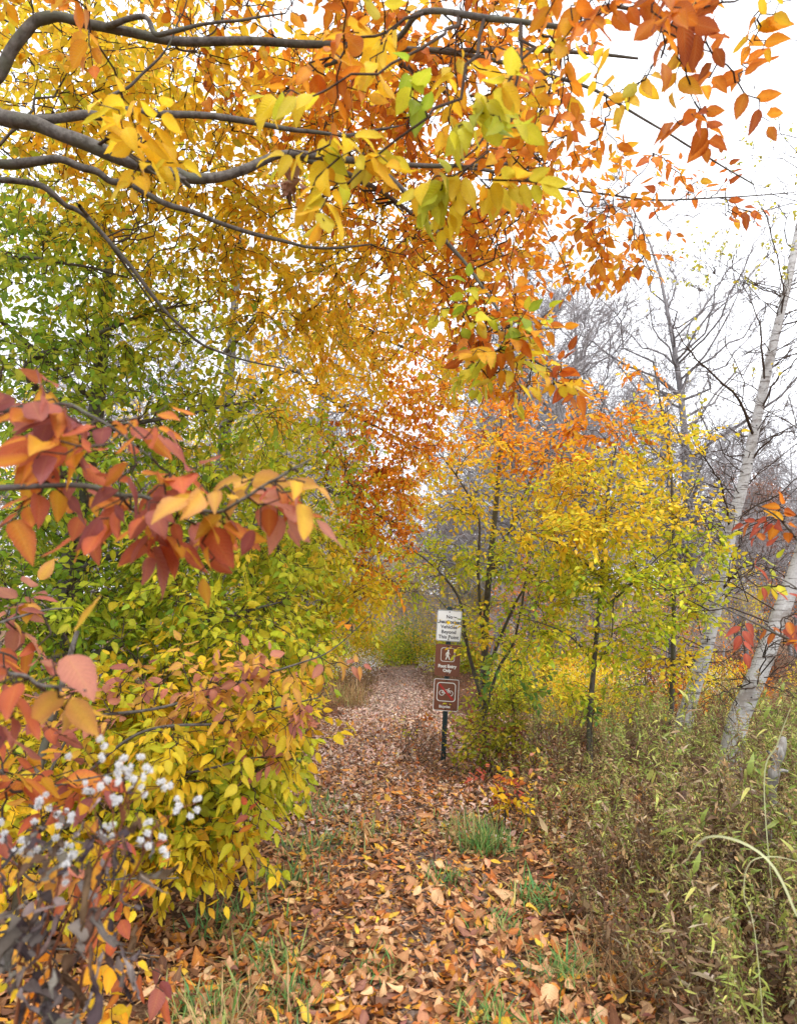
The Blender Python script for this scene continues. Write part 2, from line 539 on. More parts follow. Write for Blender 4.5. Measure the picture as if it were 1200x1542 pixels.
def ball(n):
    v = nrm(rng.normal(size=(n, 3)))
    return v * (rng.random((n, 1)) ** (1 / 3)) * 1.0

def curve_to(a, ta, b, n, wob):
    """curved branch from a (leaving along ta) to b"""
    L_ = np.linalg.norm(b - a)
    m = a + ta * L_ * .42 + (b - a) * .12
    t = np.linspace(0, 1, n)[:, None]
    p = (1 - t) ** 2 * a + 2 * t * (1 - t) * m + t ** 2 * b
    w = rng.normal(size=(n, 3)) * wob * L_
    w[0] = 0; w[-1] = 0
    return p + w

def leafy_tree(name, label, cat, base, trunk, limbs, blobs, group=None, dens=1.0, n1=30, n2=120, nleaf=300, lod=1, bark=None, twig_r=.0022, Lj=.16, side=5, w0=.56):
    """trunk/limbs: (pts, r0, r1); returns the thing's Empty"""
    bark = bark or M_beech
    base = np.asarray(base, float)
    for b in blobs:
        if b['c'][1] > 2.0 and b['r'].mean() > .2: b['n'] = int(b['n'] * dens)
    root = empty(name, base, label, cat, group)
    nodes, tang, rad = [], [], []
    def add_nodes(p, r):
        nodes.append(p); rad.append(np.broadcast_to(r, (len(p),)).astype(float))
        tang.append(nrm(np.gradient(p, axis=0)))
    def put(nm, pts, r0, r1, n, sides):
        p = spline(pts, n)
        k = max(4, n // 4)
        wob = spline(rng.normal(size=(k, 3)), n)
        t = np.linspace(0, 1, n)
        p += wob * (.006 if r0 > .012 else .003) * np.sin(np.pi * t)[:, None]
        r = r0 * (1 - t) ** .8 + r1 * (1 - (1 - t) ** .8)
        r = r * (1 + .07 * spline(rng.normal(size=(k, 1)), n)[:, 0])
        link(nm, tube_mesh(nm, [(p, r)], sides, base), bark, root)
        add_nodes(p, r)
    if trunk is not None:
        put('trunk', trunk[0], trunk[1], trunk[2], 26, 12)
    for pts, r0, r1 in limbs:
        put('limb', pts, r0, r1, 8 * len(pts), 10)
    ntot = sum(b['n'] for b in blobs)
    def targets(n):
        out = []
        for b in blobs:
            m = max(1, int(round(n * b['n'] / ntot)))
            out.append(b['c'] + ball(m) * b['r'])
        return np.concatenate(out)
    def grow(tg, npts, wob, rmax, rmin, keep_nodes=True):
        P_, T_, R_ = np.concatenate(nodes), np.concatenate(tang), np.concatenate(rad)
        kd = kdtree.KDTree(len(P_))
        for i, p in enumerate(P_): kd.insert(p, i)
        kd.balance()
        polys = []
        for b in tg:
            best, bi = 1e9, 0
            for co, i, dist in kd.find_n(b, 6):
                dv = b - P_[i]
                cosv = float(np.dot(dv, T_[i])) / max(dist, 1e-6)
                cost = dist * (1.5 - .6 * cosv)
                if cost < best: best, bi = cost, i
            a, ta = P_[bi], T_[bi]
            ln = np.linalg.norm(b - a)
            if ln < 1e-3: continue
            p = curve_to(a, nrm(ta * .55 + (b - a) / ln * .75), b, npts, wob)
            r0 = min(.6 * R_[bi], rmax, .0025 + .0065 * ln)
            r = np.linspace(max(r0, rmin), rmin, npts)
            polys.append((p, r))
        if keep_nodes:
            for p, r in polys: add_nodes(p[1:], r[1:])
        return polys
    l1 = grow(targets(n1), 10, .022, .02, .0028) if n1 else []
    for p, r in l1:
        link('branch', tube_mesh('branch', [(p, r)], 6, base), bark if r[0] > .008 else M_twig, root)
    tw = grow(targets(n2), 7, .03, .006, .0018) if n2 else []
    # leafy twigs
    P_, T_ = np.concatenate(nodes), np.concatenate(tang)
    kd = kdtree.KDTree(len(P_))
    for i, p in enumerate(P_): kd.insert(p, i)
    kd.balance()
    LV = []
    tp = []
    for b in blobs:
        tg = b['c'] + ball(b['n']) * b['r']
        # twigs sit more in the outer shell of the cloud
        for x in tg:
            co, i, dist = kd.find(x)
            a = P_[i]
            dv = x - a
            dist = max(dist, 1e-4)
            dr = nrm(dv + .35 * dist * T_[i] + .12 * rng.normal(size=3))
            if b['dirn'] is not None: dr = nrm(dr + np.asarray(b['dirn']))
            ln = max(dist, min(.22 + .12 * rng.random(), .06 + .9 * float(np.mean(b['r']))))
            end = x if dist >= ln - 1e-6 else a + dr * ln
            m = 5
            t = np.linspace(0, 1, m)[:, None]
            p = a + (end - a) * t
            p = p + (t * (1 - t)) * T_[i] * ln * .5
            p[:, 2] -= (t[:, 0] ** 2) * .10 * ln
            zig = nrm(np.cross(end - a, rng.normal(size=3)))
            p[1:] += zig * (.012 * np.where(np.arange(1, m) % 2, 1, -1))[:, None]
            tp.append((p, np.linspace(twig_r * 1.2, twig_r * .6, m)))
            nl = max(3, int(rng.normal(b['k'], 1.6)))
            span = min(ln, .05 * nl)
            tt = 1 - np.arange(nl) / nl * span / ln
            pp = a + (end - a) * tt[:, None] + (tt * (1 - tt))[:, None] * T_[i] * ln * .5
            pp[:, 2] -= tt ** 2 * .10 * ln
            td = nrm(end - a)
            up = nrm(np.array((0, 0, 1.)) + .35 * rng.normal(size=3))
            sd = nrm(np.cross(td, up))
            sg = np.where(np.arange(nl) % 2, 1, -1)[:, None]
            fw = np.where(np.arange(nl)[:, None] == 0, 1.6, .55)
            sw = np.where(np.arange(nl)[:, None] == 0, .1, .85)
            dr2 = td * fw + sd * sg * sw + rng.normal(size=(nl, 3)) * .22
            dr2[:, 2] -= b['droop'] * rng.uniform(.4, 1.6, nl)
            nn = up * .9 + rng.normal(size=(nl, 3)) * .42
            s, d, n = frames(dr2, nn)
            co_i = rng.choice(len(PAL[b['pal']]), p=np.array([e[0] for e in PAL[b['pal']]]) / sum(e[0] for e in PAL[b['pal']]))
            ca, cb, ei = pick_colours(b['pal'], nl, co_i)
            LV.append(dict(p=pp + d * .008, s=s, d=d, n=n, L=b['L'] * np.exp(rng.normal(0, Lj, nl)) * np.where(np.arange(nl) == 0, .85, 1), W=rng.uniform(w0 - .07, w0 + .07, nl), fold=rng.uniform(.0, .5, nl),
                           bend=rng.normal(.35, .5, nl), wave=rng.uniform(0, .04, nl), ph=rng.random(nl) * 6, ca=ca, cb=cb, ei=ei, pal=np.full(nl, list(PAL).index(b['pal']))))
    if tw or tp:
        v1 = []
        if tw: v1.append(tubes(tw, 4))
        if tp: v1.append(tubes(tp, 3))
        v, q = join(v1)
        link('twig_mass', mesh_np('twig mass', v - base, quads=q), M_twig, root, kind='stuff')
    if LV:
        lf = cat_leaves(LV)
        px, py, d = project(lf['p'])
        vis = (px > 0) & (px < 1200) & (py > 0) & (py < 1542) & (d > .2)
        score = np.where(vis, lf['L'] / np.maximum(d, .2), 0)
        order = np.argsort(-score)
        m = min(nleaf, int((score > 0).sum()))
        names = list(PAL)
        for i in order[:m]:
            o = link('leaf', leaf_pool(names[lf['pal'][i]], int(lf['ei'][i])), None, root)
            o.matrix_local = leaf_matrix(lf, i, base)
        rest = np.ones(len(score), bool); rest[order[:m]] = False
        lf2 = {k: a[rest] for k, a in lf.items()}
        if len(lf2['L']):
            link('crown', leaf_cloud('crown', lf2, lod, base), M_leaf if lod < 2 else M_leaf_far, root, kind='stuff')
    return root

# ================================================================ the ground and the trail
def axis(lo, hi, fine_lo, fine_hi, fine, ratio=1.25):
    a = list(np.arange(fine_lo, fine_hi + 1e-6, fine))
    s = fine
    while a[-1] < hi:
        s *= ratio; a.append(min(a[-1] + s, hi))
    s = fine
    while a[0] > lo:
        s *= ratio; a.insert(0, max(a[0] - s, lo))
    return np.array(a)

def sheet(xs, ys, zf):
    X, Y = np.meshgrid(xs, ys)
    v = np.stack([X, Y, zf(X, Y)], -1).reshape(-1, 3)
    nx, ny = len(xs), len(ys)
    i = (np.arange(ny - 1)[:, None] * nx + np.arange(nx - 1)[None]).ravel()
    return v, np.stack([i, i + 1, i + nx + 1, i + nx], -1)

v, q = sheet(axis(-500, 500, -5, 6, .12), axis(-60, 700, -1, 16, .12), gz)
link('ground', mesh_np('ground', v, quads=q), M_ground, kind='structure')

def trail_x(y):
    y = np.asarray(y, float)
    return -.06 - .16 * np.exp(-((y - 11) / 5) ** 2) + .010 * np.clip(y - 12, 0, 40)

def trail_half(y):
    return .86 - .012 * np.clip(np.asarray(y, float), 0, 30)

ys = np.arange(-1.5, 33, .15)
us = np.linspace(-1, 1, 13)
pv = []
for y in ys:
    e = .10 * math.sin(2.1 * y) + .06 * math.sin(5.3 * y + 1)
    for u in us:
        x = trail_x(y) + u * (trail_half(y) + e * (1 if u > 0 else -.8))
        drop = .004 if abs(u) < .99 else -.02
        pv.append((x, y, gz(x, y) + drop))
n_ = len(us)
i_ = (np.arange(len(ys) - 1)[:, None] * n_ + np.arange(n_ - 1)[None]).ravel()
link('trail_path', mesh_np('trail path', np.array(pv), quads=np.stack([i_, i_ + 1, i_ + n_ + 1, i_ + n_], -1)), M_path, kind='structure')

# fallen leaves
def litter(x, y, pal, L0, zmax):
    n = len(x)
    z = gz(x, y)
    lift = rng.random(n) ** 1.5 * zmax
    a = rng.random(n) * 2 * np.pi
    d = np.stack([np.cos(a), np.sin(a), rng.normal(0, .30, n)], -1)
    nn = np.stack([rng.normal(0, .34, n), rng.normal(0, .34, n), np.where(rng.random(n) < .5, 1.0, -1.0)], -1)
    s, d, nn = frames(d, nn)
    ca, cb, ei = pick_colours(pal, n)
    L_ = L0 * np.exp(rng.normal(0, .30, n))
    p = np.stack([x, y, z + .008 + lift], -1) - d * L_[:, None] * .5
    return dict(p=p, s=s, d=d, n=nn, L=L_, W=rng.uniform(.36, .58, n), fold=rng.uniform(.05, .85, n), bend=rng.normal(0, .8, n), wave=rng.uniform(0, .09, n), ph=rng.random(n) * 6, ca=ca, cb=cb, ei=ei)

def trail_density(x, y):
    """1 on the leaf-strewn trail, thinner where grass shows at its sides"""
    u = np.abs(x - trail_x(y)) / trail_half(y)
    patch = .5 + .5 * np.sin(3.1 * x + 1.9 * y) * np.sin(2.3 * y - 1.1 * x)
    return np.where(u < 1.0, 1.0 - .30 * (patch > .82), .72 - .35 * (patch > .7))

N0 = 60000
y = 1.7 * (13.0 / 1.7) ** rng.random(N0)
x = rng.uniform(-1, 1, N0) * (1.1 + .34 * y)
keep = (rng.random(N0) < trail_density(x, y)) & (x < 2.6) & (x > -3.2)
x, y = x[keep], y[keep]
lit = litter(x, y, 'litter', .062, .034)
px, py, d = project(lit['p'])
vis = (px > 20) & (px < 1180) & (py > 900) & (py < 1530)
hidden_side = (lit['p'][:, 0] > .75) | (lit['p'][:, 0] < -.85 - .06 * (lit['p'][:, 1] - 2.5))
sc = np.where(vis & ~hidden_side, lit['L'] / d * (.4 + (lit['p'][:, 2] - gz(lit['p'][:, 0], lit['p'][:, 1])) * 30), 0)
order = np.argsort(-sc)[:300]
HUE = ['pale tan', 'mid brown', 'light beige', 'orange brown', 'dark brown', 'golden orange', 'yellow', 'mauve brown']
for i in order:
    lit['p'][i, 2] += .012
    o = link('fallen_leaf', leaf_pool('litter', int(lit['ei'][i]), True), None, None, f"{HUE[int(lit['ei'][i])]} curled dead leaf lying on top of the trail litter", 'leaf', f"{HUE[int(lit['ei'][i])]} fallen leaves on the trail")
    o.matrix_world = leaf_matrix(lit, i, np.zeros(3))
rest = np.ones(len(sc), bool); rest[order] = False
near = rest & (lit['p'][:, 1] < 6.5)
far = rest & ~near
link('leaf_litter', leaf_cloud('leaf litter', {k: a[near] for k, a in lit.items()}, 1), M_litter, kind='stuff', label='carpet of brown fallen leaves over the trail and its edges', cat='leaf litter')
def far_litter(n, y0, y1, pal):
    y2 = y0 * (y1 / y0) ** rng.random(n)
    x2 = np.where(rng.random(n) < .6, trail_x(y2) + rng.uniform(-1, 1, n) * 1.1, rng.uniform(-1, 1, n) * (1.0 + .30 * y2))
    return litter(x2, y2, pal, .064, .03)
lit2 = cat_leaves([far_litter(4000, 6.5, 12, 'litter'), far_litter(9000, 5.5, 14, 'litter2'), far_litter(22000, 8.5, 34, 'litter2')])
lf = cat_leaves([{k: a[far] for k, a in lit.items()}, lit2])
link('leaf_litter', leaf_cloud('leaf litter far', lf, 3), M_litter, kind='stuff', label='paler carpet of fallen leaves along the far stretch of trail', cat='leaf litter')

# grass among the leaves
def blades(x, y, pal, L0, lean=.5, W0=.05):
    n = len(x)
    a = rng.random(n) * 2 * np.pi
    ln = np.abs(rng.normal(0, lean, n))
    d = np.stack([np.cos(a) * ln, np.sin(a) * ln, np.ones(n)], -1)
    nn = np.stack([-np.cos(a), -np.sin(a), np.full(n, .3)], -1) + rng.normal(0, .3, (n, 3))
    s, d, nn = frames(d, nn)
    ca, cb, ei = pick_colours(pal, n)
    return dict(p=np.stack([x, y, gz(x, y) - .004], -1), s=s, d=d, n=nn, L=L0 * np.minimum(np.exp(rng.normal(0, .3, n)), 1.5), W=W0 * np.exp(rng.normal(0, .25, n)), fold=rng.uniform(0, .4, n),
                bend=-np.abs(rng.normal(.7, .5, n)) * -1, wave=np.zeros(n), ph=rng.random(n), ca=ca, cb=cb, ei=ei)

gx, gy = [], []
spots = [(-.72, 2.55, .22, 150), (-.45, 2.7, .18, 90), (-.78, 3.1, .16, 80), (-.62, 3.5, .16, 80), (-.88, 3.9, .18, 90), (-.70, 4.5, .2, 90), (-.45, 3.2, .12, 40), (-.62, 5.2, .25, 90), (-.75, 6.3, .35, 100),
         (.15, 2.62, .14, 70), (.62, 2.8, .16, 70), (.72, 3.4, .14, 70), (.5, 3.9, .12, 40), (.78, 4.3, .18, 80), (.35, 3.0, .12, 40), (-.1, 3.4, .12, 30), (.30, 4.6, .12, 40), (.85, 2.5, .2, 80), (.6, 5.8, .3, 90), (-.2, 2.45, .1, 40), (.45, 2.35, .15, 60), (-1.0, 2.4, .2, 120), (-.3, 5.6, .3, 60)]
for cx_, cy_, r_, n_ in spots:
    n_ = int(n_ * 2.4); gx.append(rng.normal(cx_, r_ * .6, n_)); gy.append(rng.normal(cy_, r_ * .6, n_))
gx, gy = np.concatenate(gx), np.concatenate(gy)
link('grass', leaf_cloud('grass', blades(gx, gy, 'grass', .125, .8), 2), M_grass, kind='stuff', label='short green grass poking through the fallen leaves', cat='grass')

def tuft(cx_, cy_, r_, n_, pal, L0, label, lean=.5, W0=.03, name='grass_tuft', group=None):
    base = np.array((cx_, cy_, float(gz(cx_, cy_))))
    b = blades(rng.normal(cx_, r_, n_), rng.normal(cy_, r_, n_), pal, L0, lean, W0)
    return link(name, leaf_cloud('grass tuft', b, 2, base), M_grass, None, label, 'grass tuft', group, None, base)
tuft(.63, 5.25, .08, 260, 'grass', .22, 'thick green grass tuft at the foot of the little red and yellow shrub', .55)
tuft(.50, 5.5, .12, 120, 'drygrass', .18, 'thin straw coloured grass tuft behind the thick green tuft', .6)
tuft(-.80, 2.4, .11, 170, 'grass', .17, 'long green grass tuft under the withered plant with white seed heads', .9, .02)
tuft(-.62, 2.95, .09, 120, 'drygrass', .2, 'dry pale grass tuft at the edge of the beech foliage', .7, .02)
tuft(.35, 2.55, .07, 130, 'drygrass', .11, 'small grey green grass tuft in the middle of the trail', .9, .02)
tuft(.95, 3.35, .12, 160, 'drygrass', .20, 'bent straw coloured grass tuft spilling from the weeds onto the trail', .8, .015)

# ================================================================ the sign post
M_white = plain_material('sign white enamel', (.74, .78, .82), .35, .4, 0, .03, 8)
M_brown = plain_material('sign brown enamel', (.155, .052, .026), .4, .4, 0, .08, 9)
M_border = plain_material('sign reflective white', (.70, .72, .72), .4, .4, 0, .03, 10)
M_ink = plain_material('sign dark lettering', (.03, .035, .055), .5, .3, 0, .05, 10)
M_inkblue = plain_material('sign dark blue border', (.05, .075, .14), .5, .3, 0, .05, 10)
M_redslash = plain_material('sign red slash', (.42, .02, .015), .45, .4, 0, .05, 10)
M_post = plain_material('green painted steel', (.018, .045, .05), .45, .45, .1, .35, 30)
M_bolt = plain_material('dark bolt head', (.02, .02, .02), .4, .5, .6, .2, 60)

def rrect(w, h, r, n=6):
    pts = []
    for cx_, cz_, a0 in ((w / 2 - r, h / 2 - r, 0), (-w / 2 + r, h / 2 - r, 90), (-w / 2 + r, -h / 2 + r, 180), (w / 2 - r, -h / 2 + r, 270)):
        for k in range(n + 1):
            a = R(a0 + 90 * k / n)
            pts.append((cx_ + r * math.cos(a), cz_ + r * math.sin(a)))
    return pts

def plate(name, outline, y0, y1, hole=None):
    """flat plate in the XZ plane between y0 (front) and y1 (back), optionally a ring"""
    me = bpy.data.meshes.new(name)
    n = len(outline)
    if hole is None:
        v = [(x, y0, z) for x, z in outline] + [(x, y1, z) for x, z in outline]
        f = [tuple(range(n)), tuple(range(2 * n - 1, n - 1, -1))] + [(i, i + n, (i + 1) % n + n, (i + 1) % n) for i in range(n)]
    else:
        v = [(x, y0, z) for x, z in outline] + [(x, y0, z) for x, z in hole] + [(x, y1, z) for x, z in outline] + [(x, y1, z) for x, z in hole]
        f = []
        for i in range(n):
            j = (i + 1) % n
            f += [(i, j, j + n, i + n), (i + 2 * n, i + 3 * n, j + 3 * n, j + 2 * n), (i, i + 2 * n, j + 2 * n, j), (i + n, j + n, j + 3 * n, i + 3 * n)]
    me.from_pydata(v, [], f)
    me.update()
    return me

def text(body, size, x, z, y, mat, parent, bold=0.0, align='CENTER', spacing=1.0):
    c = bpy.data.curves.new('lettering', 'FONT')
    c.body = body; c.size = size; c.align_x = align; c.align_y = 'CENTER'
    c.extrude = .0004; c.offset = bold; c.space_character = spacing; c.resolution_u = 4
    tmp = bpy.data.objects.new('lettering', c)
    me = bpy.data.meshes.new_from_object(tmp)
    bpy.data.objects.remove(tmp)
    me.materials.clear()
    o = link('lettering', me, mat, parent)
    o.location = (x, y, z)
    o.rotation_euler = (R(90), 0, 0)
    return o

sb = P(667, 1150, 8.0); sb[2] = float(gz(sb[0], sb[1]))
sign = empty('trail_sign_post', sb, 'green steel post carrying one white and two brown trail signs', 'sign')
sign.rotation_euler = (R(-1.0), R(3.2), R(-7))
# U-channel post
prof = [(-.030, 0), (-.022, 0), (-.017, .022), (.017, .022), (.022, 0), (.030, 0), (.030, .004), (.0245, .004), (.020, .026), (-.020, .026), (-.0245, .004), (-.030, .004)]
pm = bpy.data.meshes.new('post'); npf = len(prof)
pm.from_pydata([(x, y_, z) for z in (-.3, 1.83) for x, y_ in prof], [], [(i, (i + 1) % npf, (i + 1) % npf + npf, i + npf) for i in range(npf)] + [tuple(range(npf, 2 * npf))])
link('post', pm, M_post, sign)
hv, hq = join([box(0, .0205, .12 + .05 * k, .008, .004, .012) for k in range(9)])
link('post_hole', mesh_np('post hole', hv, quads=hq, smooth=False), M_bolt, sign, kind='stuff')

def bolt(parent, x, z, y=-.008):
    pts = [(x + .008 * math.cos(a), z + .008 * math.sin(a)) for a in np.arange(6) / 6 * 2 * np.pi]
    link('bolt', plate('bolt', pts, y - .005, y + .003), M_bolt, parent)

SW, SH = .300, .372
def panel(zc, tilt, mat, label, xo=0.0):
    p = link('sign_panel', plate('sign panel', rrect(SW, SH, .022), -.008, -.005), mat, sign, loc=(xo, -.004, zc))
    p['label'] = label
    p.rotation_euler = (0, R(tilt), 0)
    bolt(p, 0, SH / 2 - .022); bolt(p, 0, -SH / 2 + .022)
    return p
p1 = panel(1.60, .6, M_white, 'white sign panel with dark lettering')
link('border', plate('border', rrect(SW - .008, SH - .008, .019), -.0095, -.007, rrect(SW - .016, SH - .016, .016)), M_inkblue, p1)
for k, t in enumerate(('No', 'Unauthorized', 'Vehicles', 'Beyond', 'This Point')):
    text(t, .058, 0, .105 - .0605 * k, -.0095, M_ink, p1, .0014, spacing=1.02 if k != 1 else .93)
p2 = panel(1.19, .4, M_brown, 'brown sign panel with white walker symbol')
link('symbol_frame', plate('symbol frame', rrect(.168, .165, .03), -.0095, -.007, rrect(.156, .153, .026)), M_border, p2, loc=(0, 0, .065))
fig = [(-.004, .062), (.008, .060), (.011, .050), (.006, .042), (.010, .036), (.013, .018), (.024, .008), (.021, .003), (.008, .012), (.006, -.004), (.014, -.024), (.026, -.056), (.016, -.060), (.003, -.032), (-.004, -.018), (-.012, -.036), (-.022, -.060), (-.032, -.055), (-.022, -.030), (-.014, -.004), (-.014, .014), (-.022, .004), (-.024, -.014), (-.031, -.013), (-.030, .010), (-.018, .030), (-.006, .038), (-.010, .048)]
link('walker_symbol', plate('walker symbol', fig[::-1], -.0098, -.007), M_border, p2, loc=(.004, 0, .065))
text('Foot Entry', .050, 0, -.072, -.0095, M_border, p2, .0026)
text('Only', .050, 0, -.122, -.0095, M_border, p2, .0026)
p3 = panel(.785, .2, M_brown, 'brown sign panel with crossed out bicycle')
link('border', plate('border', rrect(SW - .002, SH - .002, .021), -.0095, -.007, rrect(SW - .016, SH - .016, .016)), M_border, p3)
link('symbol_frame', plate('symbol frame', rrect(.225, .222, .038), -.0095, -.007, rrect(.207, .204, .032)), M_border, p3, loc=(0, 0, .035))
def ring(r0, r1, n=20):
    a = np.arange(n) / n * 2 * np.pi
    return [(r0 * math.cos(t), r0 * math.sin(t)) for t in a], [(r1 * math.cos(t), r1 * math.sin(t)) for t in a]
ro, ri = ring(.032, .025)
for x_ in (-.052, .052):
    link('bicycle_wheel', plate('bicycle wheel', ro, -.0098, -.007, ri), M_border, p3, loc=(x_, 0, .022))
def bar(a, b, w):
    a, b = np.array(a), np.array(b); t = nrm(b - a); s = np.array((-t[1], t[0])) * w / 2
    return [tuple(a + s), tuple(a - s), tuple(b - s), tuple(b + s)]
for a_, b_ in (((-.052, .022), (-.030, .058)), ((-.030, .058), (.028, .060)), ((.028, .060), (.052, .022)), ((-.030, .058), (.0, .022)), ((.0, .022), (.028, .060)), ((-.052, .022), (.0, .022)), ((-.034, .066), (-.018, .066)), ((.028, .060), (.026, .074)), ((.026, .074), (.040, .078))):
    link('bicycle_bar', plate('bicycle bar', bar(a_, b_, .007)[::-1], -.0099, -.007), M_border, p3)
link('red_slash', plate('red slash', bar((-.085, .120), (.085, -.055), .022)[::-1], -.0104, -.0075), M_redslash, p3)
text('Bicycles', .042, -.012, -.135, -.0095, M_border, p3, .0010)

# ================================================================ beeches over and beside the trail
def g(x, y):
    return np.array((x, y, float(gz(x, y))))

# the big beech whose limbs reach over the trail; its trunk stands beside the frame
tb = g(-2.75, 3.0)
trunk = (np.array([tb - (0, 0, .2), tb + (.02, 0, 1.2), tb + (.08, .02, 2.4), tb + (.05, .05, 3.6), tb + (.0, .12, 5.2), tb + (.1, .2, 7.0)]), .19, .08)
limbs = [
    (np.vstack([tb + (.05, .03, 2.3), P(-60, 190, 2.9), P(0, 108, 2.9), P(40, 45, 2.9), P(78, 25, 2.9), P(140, 36, 2.9), P(240, 58, 2.95), P(420, 62, 3.0), P(560, 72, 3.1), P(700, 75, 3.2), P(860, 78, 3.3), P(960, 88, 3.4)]), .030, .006),
    (np.vstack([tb + (.08, .02, 2.5), P(-90, 130, 2.7), P(0, 176, 2.7), P(60, 190, 2.7), P(120, 208, 2.7), P(200, 245, 2.75), P(270, 262, 2.8), P(330, 268, 2.85), P(390, 243, 2.9), P(440, 232, 2.95), P(520, 240, 3.0), P(600, 247, 3.1), P(690, 250, 3.2), P(780, 246, 3.3)]), .034, .006),
    (PL((40, 182, 2.7), (130, 174, 2.75), (200, 168, 2.8), (330, 178, 2.9), (420, 190, 3.0), (520, 203, 3.1), (600, 190, 3.2)), .020, .004),
    (np.vstack([tb + (.06, .02, 2.2), P(-70, 232, 3.1), P(0, 247, 3.1), P(70, 240, 3.1), P(130, 250, 3.1), P(180, 275, 3.15), P(240, 300, 3.2), P(320, 332, 3.3), P(420, 362, 3.4), P(490, 374, 3.5), P(560, 368, 3.6)]), .023, .004),
    (np.vstack([tb + (.05, .03, 2.0), P(-50, 266, 3.3), P(0, 270, 3.3), P(60, 280, 3.3), P(100, 310, 3.35), P(140, 335, 3.4), P(220, 430, 3.5), P(270, 490, 3.6), P(330, 530, 3.8), P(430, 556, 4.0)]), .018, .004),
    (PL((160, 40, 2.9), (215, 26, 2.85), (240, 50, 2.8), (300, 36, 2.8), (360, 32, 2.8), (430, 20, 2.9)), .014, .003),
    (PL((560, 243, 3.05), (610, 290, 3.05), (640, 330, 3.0), (690, 385, 3.0), (740, 450, 2.9), (790, 530, 2.8), (860, 575, 2.75)), .012, .003),
    (PL((640, 75, 3.15), (720, 86, 3.15), (800, 105, 3.15), (880, 130, 3.1), (930, 155, 3.1), (1000, 197, 3.1), (1060, 235, 3.1), (1135, 278, 3.1)), .010, .0028),
    (PL((690, 250, 3.2), (760, 262, 3.5), (830, 280, 3.8), (900, 292, 4.0), (1000, 301, 4.0), (1100, 297, 4.0), (1195, 290, 4.0)), .009, .0028),
    (PL((480, 100, 3.0), (590, 62, 2.6), (640, 18, 2.2), (750, 28, 2.0), (870, 36, 1.9), (915, 10, 1.9), (980, 20, 1.9)), .012, .004),
    (PL((120, 310, 3.3), (160, 360, 3.6), (210, 430, 3.9), (260, 500, 4.2)), .010, .003),
    (PL((440, 232, 2.95), (540, 270, 3.6), (620, 320, 4.4), (700, 400, 5.2), (770, 470, 5.8), (830, 540, 6.2)), .016, .003),
    (PL((560, 72, 3.1), (660, 130, 3.8), (740, 210, 4.6), (800, 300, 5.2), (850, 400, 5.6)), .014, .003),
    (PL((165, 145, 2.9), (200, 125, 2.9), (250, 75, 2.9), (270, 30, 2.9)), .007, .003),
]
